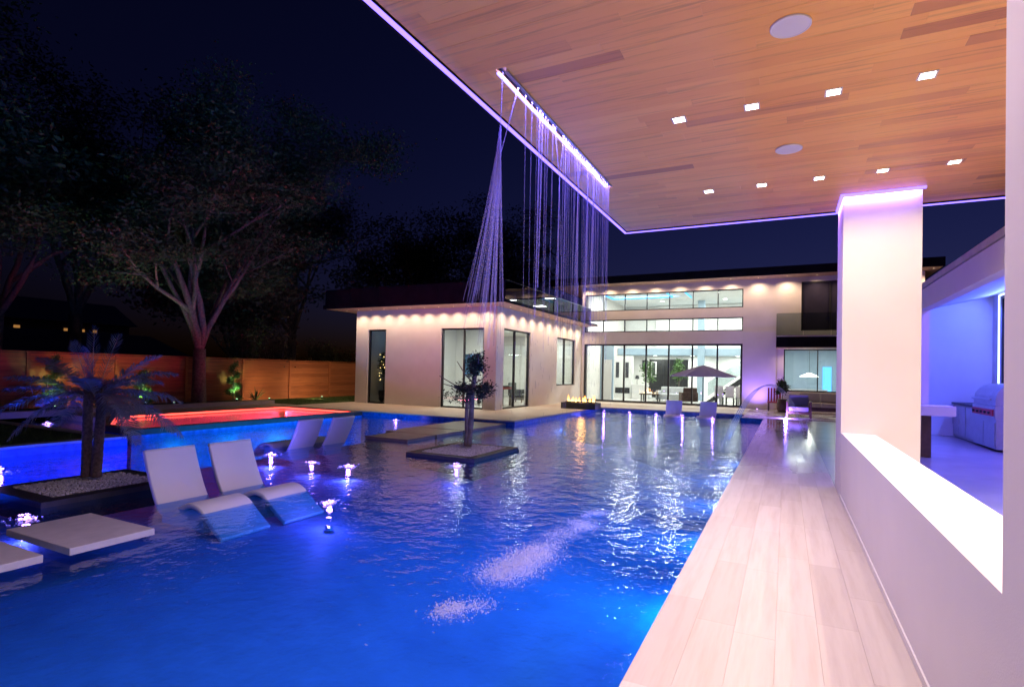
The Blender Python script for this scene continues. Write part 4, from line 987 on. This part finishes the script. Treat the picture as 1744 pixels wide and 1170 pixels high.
def cabinet(y0, y1, label, door):
    t = thing('kitchen_cabinet', label, 'cabinet', 'outdoor kitchen cabinets', (4.1, y0, 0)); d_ = y1-y0
    bx('body', 'cabinet', (0.02, .8, 0, d_-.006, 0.02, .88), t); bx('worktop', 'dark_stone', (-.03, .82, -.002, d_-.002, .881, .93), t)
    nd = door
    for k in range(nd):
        a = .02+(d_-.04)*k/nd; b = .02+(d_-.04)*(k+1)/nd-.02; dd = bx('door', 'stainless', (0.0, .018, a, b, .08, .84), t, .003); bx('handle', 'stainless', (-.03, -.012, b-.08, b-.05, .35, .65), dd)
cabinet(17.7, 18.85, 'steel fronted cabinet in the corner by the blue wall', 2); cabinet(16.85, 17.69, 'single pale cabinet between corner cabinet and grill', 1)
t = thing('grill', 'large stainless hooded barbecue grill in the outdoor kitchen', 'grill', loc=(4.05, 15.2, 0))
bx('cart', 'stainless', (0, .75, .0, 1.6, .05, .70), t, .01); bx('firebox', 'stainless', (-.02, .75, .0, 1.6, .701, .98), t, .01); bx('control_panel', 'red_paint', (-.05, -.021, .1, 1.5, .76, .90), t)
prof = [(.0, .985)]+[(.36-.36*math.cos(a), .985+.12+.36*math.sin(a)) for a in np.linspace(0, PI*.75, 10)]+[(.74, .985)]
MB().prism(prof, .05, 1.55).build('hood', 'stainless', t, False); MB().tube([(-.06, .15, 1.12), (-.06, 1.45, 1.12)], .018, 8).build('handle', 'stainless', t)
for k in range(5): MB().tube([(-.052, .25+.27*k, .83), (-.09, .25+.27*k, .83)], .03, 10).build('knob', 'black_plastic', t)
for k in range(2): bx('door', 'stainless', (-.016, -.002, .06+.76*k, .78+.76*k, .10, .62), t, .004)

# ================================================================ GARDEN
FX = -20.5
fence = thing('fence', 'tall horizontal plank fence of warm cedar along the garden', 'fence')
y = 1.0; pw = 2.45; k = 0
while y < 27:
    bx('post', 'fence_wood', (FX-.05, FX+.055, y-.05, y+.05, -.02, 1.76), fence)
    z = .04
    while z < 1.70:
        bx('plank', 'fence_wood', (FX+.001, FX+.022+rng.uniform(-.003, .003), y+.052, y+pw-.052, z, min(z+.136, 1.74)), fence); z += .143
    y += pw
bx('cap_rail', 'fence_wood', (FX-.07, FX+.075, .95, 28.2, 1.765, 1.80), fence)
bx('backing', 'dark_wood', (FX-.03, FX-.002, .95, 28.2, 0, 1.75), fence)
tag(bx('garden_kerb', 'kerb_stone', (-18.85, -18.5, .5, 15.68, -.05, .13), None, .01), 'long pale stone kerb in front of the garden bed', 'kerb')
struct(bx('garden_bed', 'soil', (-20.45, -18.851, .5, 15.6, -.01, .07)))
# spiral topiary with green-white uplight
def topiary(x, y, h, label):
    t = thing('topiary', label, 'topiary', 'spiral topiaries along the fence', (x, y, .06))
    MB().tube([(0, 0, 0), (0, 0, h*.95)], [.03, .012], 6).build('stem', 'bark', t)
    cs = []
    for k in range(90):
        u = k/89; a = u*2*PI*3.2; r = .20*(1-u)**.7+.05; cs.append((r*math.cos(a), r*math.sin(a), .10+(h-.12)*u))
    leaves('foliage', cs, 42, .055, .026, 'leaf_bright', t)
def uplight(x, y, power, label, d, col=(.55, 1, .45), ang=75):
    t = thing('garden_uplight', label, 'garden light', 'uplights in the garden bed', (x, y, .07))
    MB().lathe([(.03, 0), (.04, .09), (.045, .10)], 0, 0, 12).build('housing', 'black_plastic', t); MB().lathe([(.036, .101), (.03, .108)], 0, 0, 12).build('lens', 'lamp_green', t)
    light('SPOT', (0, 0, .13), power, col, t, .03, direction=d, angle=ang, blend=.7)
topiary(-19.9, 14.85, 1.56, 'spiral clipped topiary beside the spiky plant, lit from below'); topiary(-19.9, 11.35, 1.2, 'bushy spiral topiary nearest the tree trunk, lit from below'); topiary(-19.9, 8.75, 1.6, 'spiral topiary at the fence behind the palm leaves, lit from below')
uplight(-19.55, 14.75, 110, 'small garden uplight at the foot of the topiary by the spiky plant', (-.5, .15, 1)); uplight(-19.55, 11.25, 120, 'small garden uplight at the foot of the bushy topiary', (-.5, .15, 1)); uplight(-19.55, 8.65, 120, 'small garden uplight at the foot of the topiary behind the palm', (-.5, .15, 1))
uplight(-19.0, 11.9, 90, 'garden uplight aimed into the crown of the big tree', (-.12, -.25, 1), (.40, 1, .38), 80)
uplight(-19.2, 16.0, 80, 'warm garden uplight washing the fence beside the spiky plant', (-1, .25, .15), (1, .62, .30), 120)
uplight(-19.0, 10.0, 60, 'warm garden uplight washing the fence behind the palm', (-1, .1, .15), (1, .55, .28), 120)
uplight(-18.9, 18.6, 80, 'warm garden uplight washing the fence beside the wing', (-1, .3, .15), (1, .62, .30), 130)
# spiky plant
t = thing('spiky_plant', 'low spiky rosette plant at the end of the garden bed', 'plant', loc=(-19.7, 16.1-.35, .06))
for k in range(26):
    a = rng.uniform(0, 2*PI); e = rng.uniform(.3, 1.2); L = rng.uniform(.5, .75); d = Vector((math.cos(a)*math.cos(e), math.sin(a)*math.cos(e), math.sin(e))); sd_ = d.cross(Vector((0, 0, 1))).normalized()*.022
    g = MB(); p1 = d*L*.55; p2 = d*L+Vector((0, 0, -.10*L)); g.v = [tuple(-sd_*.6), tuple(sd_*.6), tuple(p1+sd_), tuple(p1-sd_), tuple(p2)]; g.f = [(0, 1, 2, 3), (3, 2, 4)]; g.build('leaf_blade', 'leaf', t)

# trees
def limb(g, p, d, L, r, depth, tips, seg=5):
    pts = [Vector(p)]; rr = [r]; d = Vector(d).normalized()
    for k in range(seg):
        d = (d+Vector((rng.normal(0, .10), rng.normal(0, .10), rng.normal(.03, .07)))).normalized(); pts.append(pts[-1]+d*(L/seg)); rr.append(r*(1-.55*(k+1)/seg))
    g.tube(pts, rr, 7 if depth < 2 else 5)
    if depth >= 3: tips += pts[2:]; return
    if depth >= 1: tips += pts[3:]
    for k in range(3 if depth < 2 else 3):
        i = random.choice(range(2, seg+1)); nd = (d+Vector((rng.normal(0, .7), rng.normal(0, .7), rng.normal(.05, .35)))).normalized()
        limb(g, pts[i], nd, L*rng.uniform(.5, .75), rr[i]*.75, depth+1, tips, 4)
def tree(name, label, loc, trunk_h, limbs, r, lsize, n_each, mat, flat=.45, spread=.45, group=None, tipz=None):
    t = thing(name, label, 'tree', group, loc); g = MB(); tips = []
    base = Vector((0, 0, -.1)); fork = Vector((rng.normal(0, .05), rng.normal(0, .05), trunk_h))
    g.tube([base, base.lerp(fork, .08), base.lerp(fork, .5), fork], [r*1.5, r*1.12, r, r*.95], 12)
    for (d, L, rr) in limbs: limb(g, fork-Vector((0, 0, .15)), d, L, rr, 0, tips, 6)
    g.build('trunk', 'bark', t, True)
    if tipz: tips = [p for p in tips if p.z > tipz]
    leaves('crown', [tuple(p) for p in tips], n_each, (spread, spread, spread*flat), lsize, mat, t)
    return t
tree('garden_tree', 'big tree with several pale limbs rising before the fence', (-19.9, 13.4, 0), 2.1,
     [((-.05, -.16, 1), 4.6, .15), ((.05, .02, 1), 5.4, .15), ((-.1, .10, 1), 5.0, .14), ((.05, .42, 1), 4.2, .11), ((-.1, -.24, 1), 5.2, .11), ((.12, .15, 1.2), 6, .12)], .23, .062, 190, 'leaf', tipz=3.3)
rs = [(-27, 4, 11, 'leaf_dark', 'tall dark tree beyond the fence at the open garden end'), (-26, 9.5, 12, 'leaf', 'tall dim tree beyond the fence behind the palm'), (-25, 18.5, 7.5, 'leaf_brown', 'brownish leafy tree beyond the fence beside the big tree'), (-27, 24, 13, 'leaf_dark', 'tall thin-trunked tree rising behind the wing end'), (-24, 31, 12, 'leaf_dark', 'tall dark tree behind the wing roof'), (-20, 38, 13, 'leaf_dark', 'distant dark tree behind the middle of the wing roof'), (-30, 14, 14, 'leaf_dark', 'tallest dark tree behind the big garden tree')]
for x, y, h, mt, lab in rs:
    s = h/12
    tree('background_tree', lab, (x, y, 0), 3.2*s, [((rng.normal(0, .3), rng.normal(0, .3), 1), 4.4*s, .13*s) for k in range(4)]+[((0, 0, 1), 6*s, .16*s)], .24*s, .10, 48, mt, spread=.6, group='trees beyond the fence')
def bush(x, y, h, w_, mt, lab):
    t = thing('shrub', lab, 'shrub', 'shrubs beyond the fence', (x, y, 0)); g = MB(); cs = []
    for k in range(14):
        a = rng.uniform(0, 2*PI); tip = Vector((w_*math.cos(a)*rng.uniform(.2, 1), w_*math.sin(a)*rng.uniform(.2, 1), h*rng.uniform(.6, 1))); g.tube([(0, 0, 0), tip*.5+Vector((0, 0, .1)), tip], [.03, .02, .006], 5); cs += [tuple(tip*u) for u in (.55, .7, .85, 1)]
    g.build('stem', 'bark', t); leaves('foliage', cs, 45, (.22, .22, .2), .06, mt, t)
bush(-21.6, 16.6, 3.6, .9, 'leaf', 'tall leafy shrub over the fence next to the big tree'); bush(-21.5, 18.2, 3.0, .9, 'leaf_brown', 'brown twiggy shrub over the fence'); bush(-21.7, 21.2, 2.7, .8, 'leaf', 'light green shrub topping the fence by the wing'); bush(-21.8, 22.6, 2.4, .7, 'leaf', 'low shrub behind the fence at the wing corner')
# neighbours
nb = thing('neighbour_house', 'dark shingled roof of a neighbouring house beyond the fence', 'house')
bx('wall', 'brick_dark', (-37, -30, 7, 19, 0, 2.0), nb)
MB().prism([(-37.4, 1.95), (-29.6, 1.95), (-33.5, 3.1)], 6.6, 19.4).build('roof', 'shingle', nb)
nb = thing('distant_house', 'far house with warm lit windows among the dark trees', 'house')
bx('wall', 'brick_dark', (-62, -55, 15, 30, 0, 5), nb); MB().prism([(-62.5, 4.9), (-54.5, 4.9), (-58.5, 7)], 14.5, 30.5).build('roof', 'shingle', nb)
for (y_, w_) in ((19.3, .9), (21.4, .4), (24.8, .3), (26.1, .25), (27.0, .3)): bx('window', 'window_lit', (-54.995, -54.96, y_, y_+w_, 3.9, 4.35), nb)
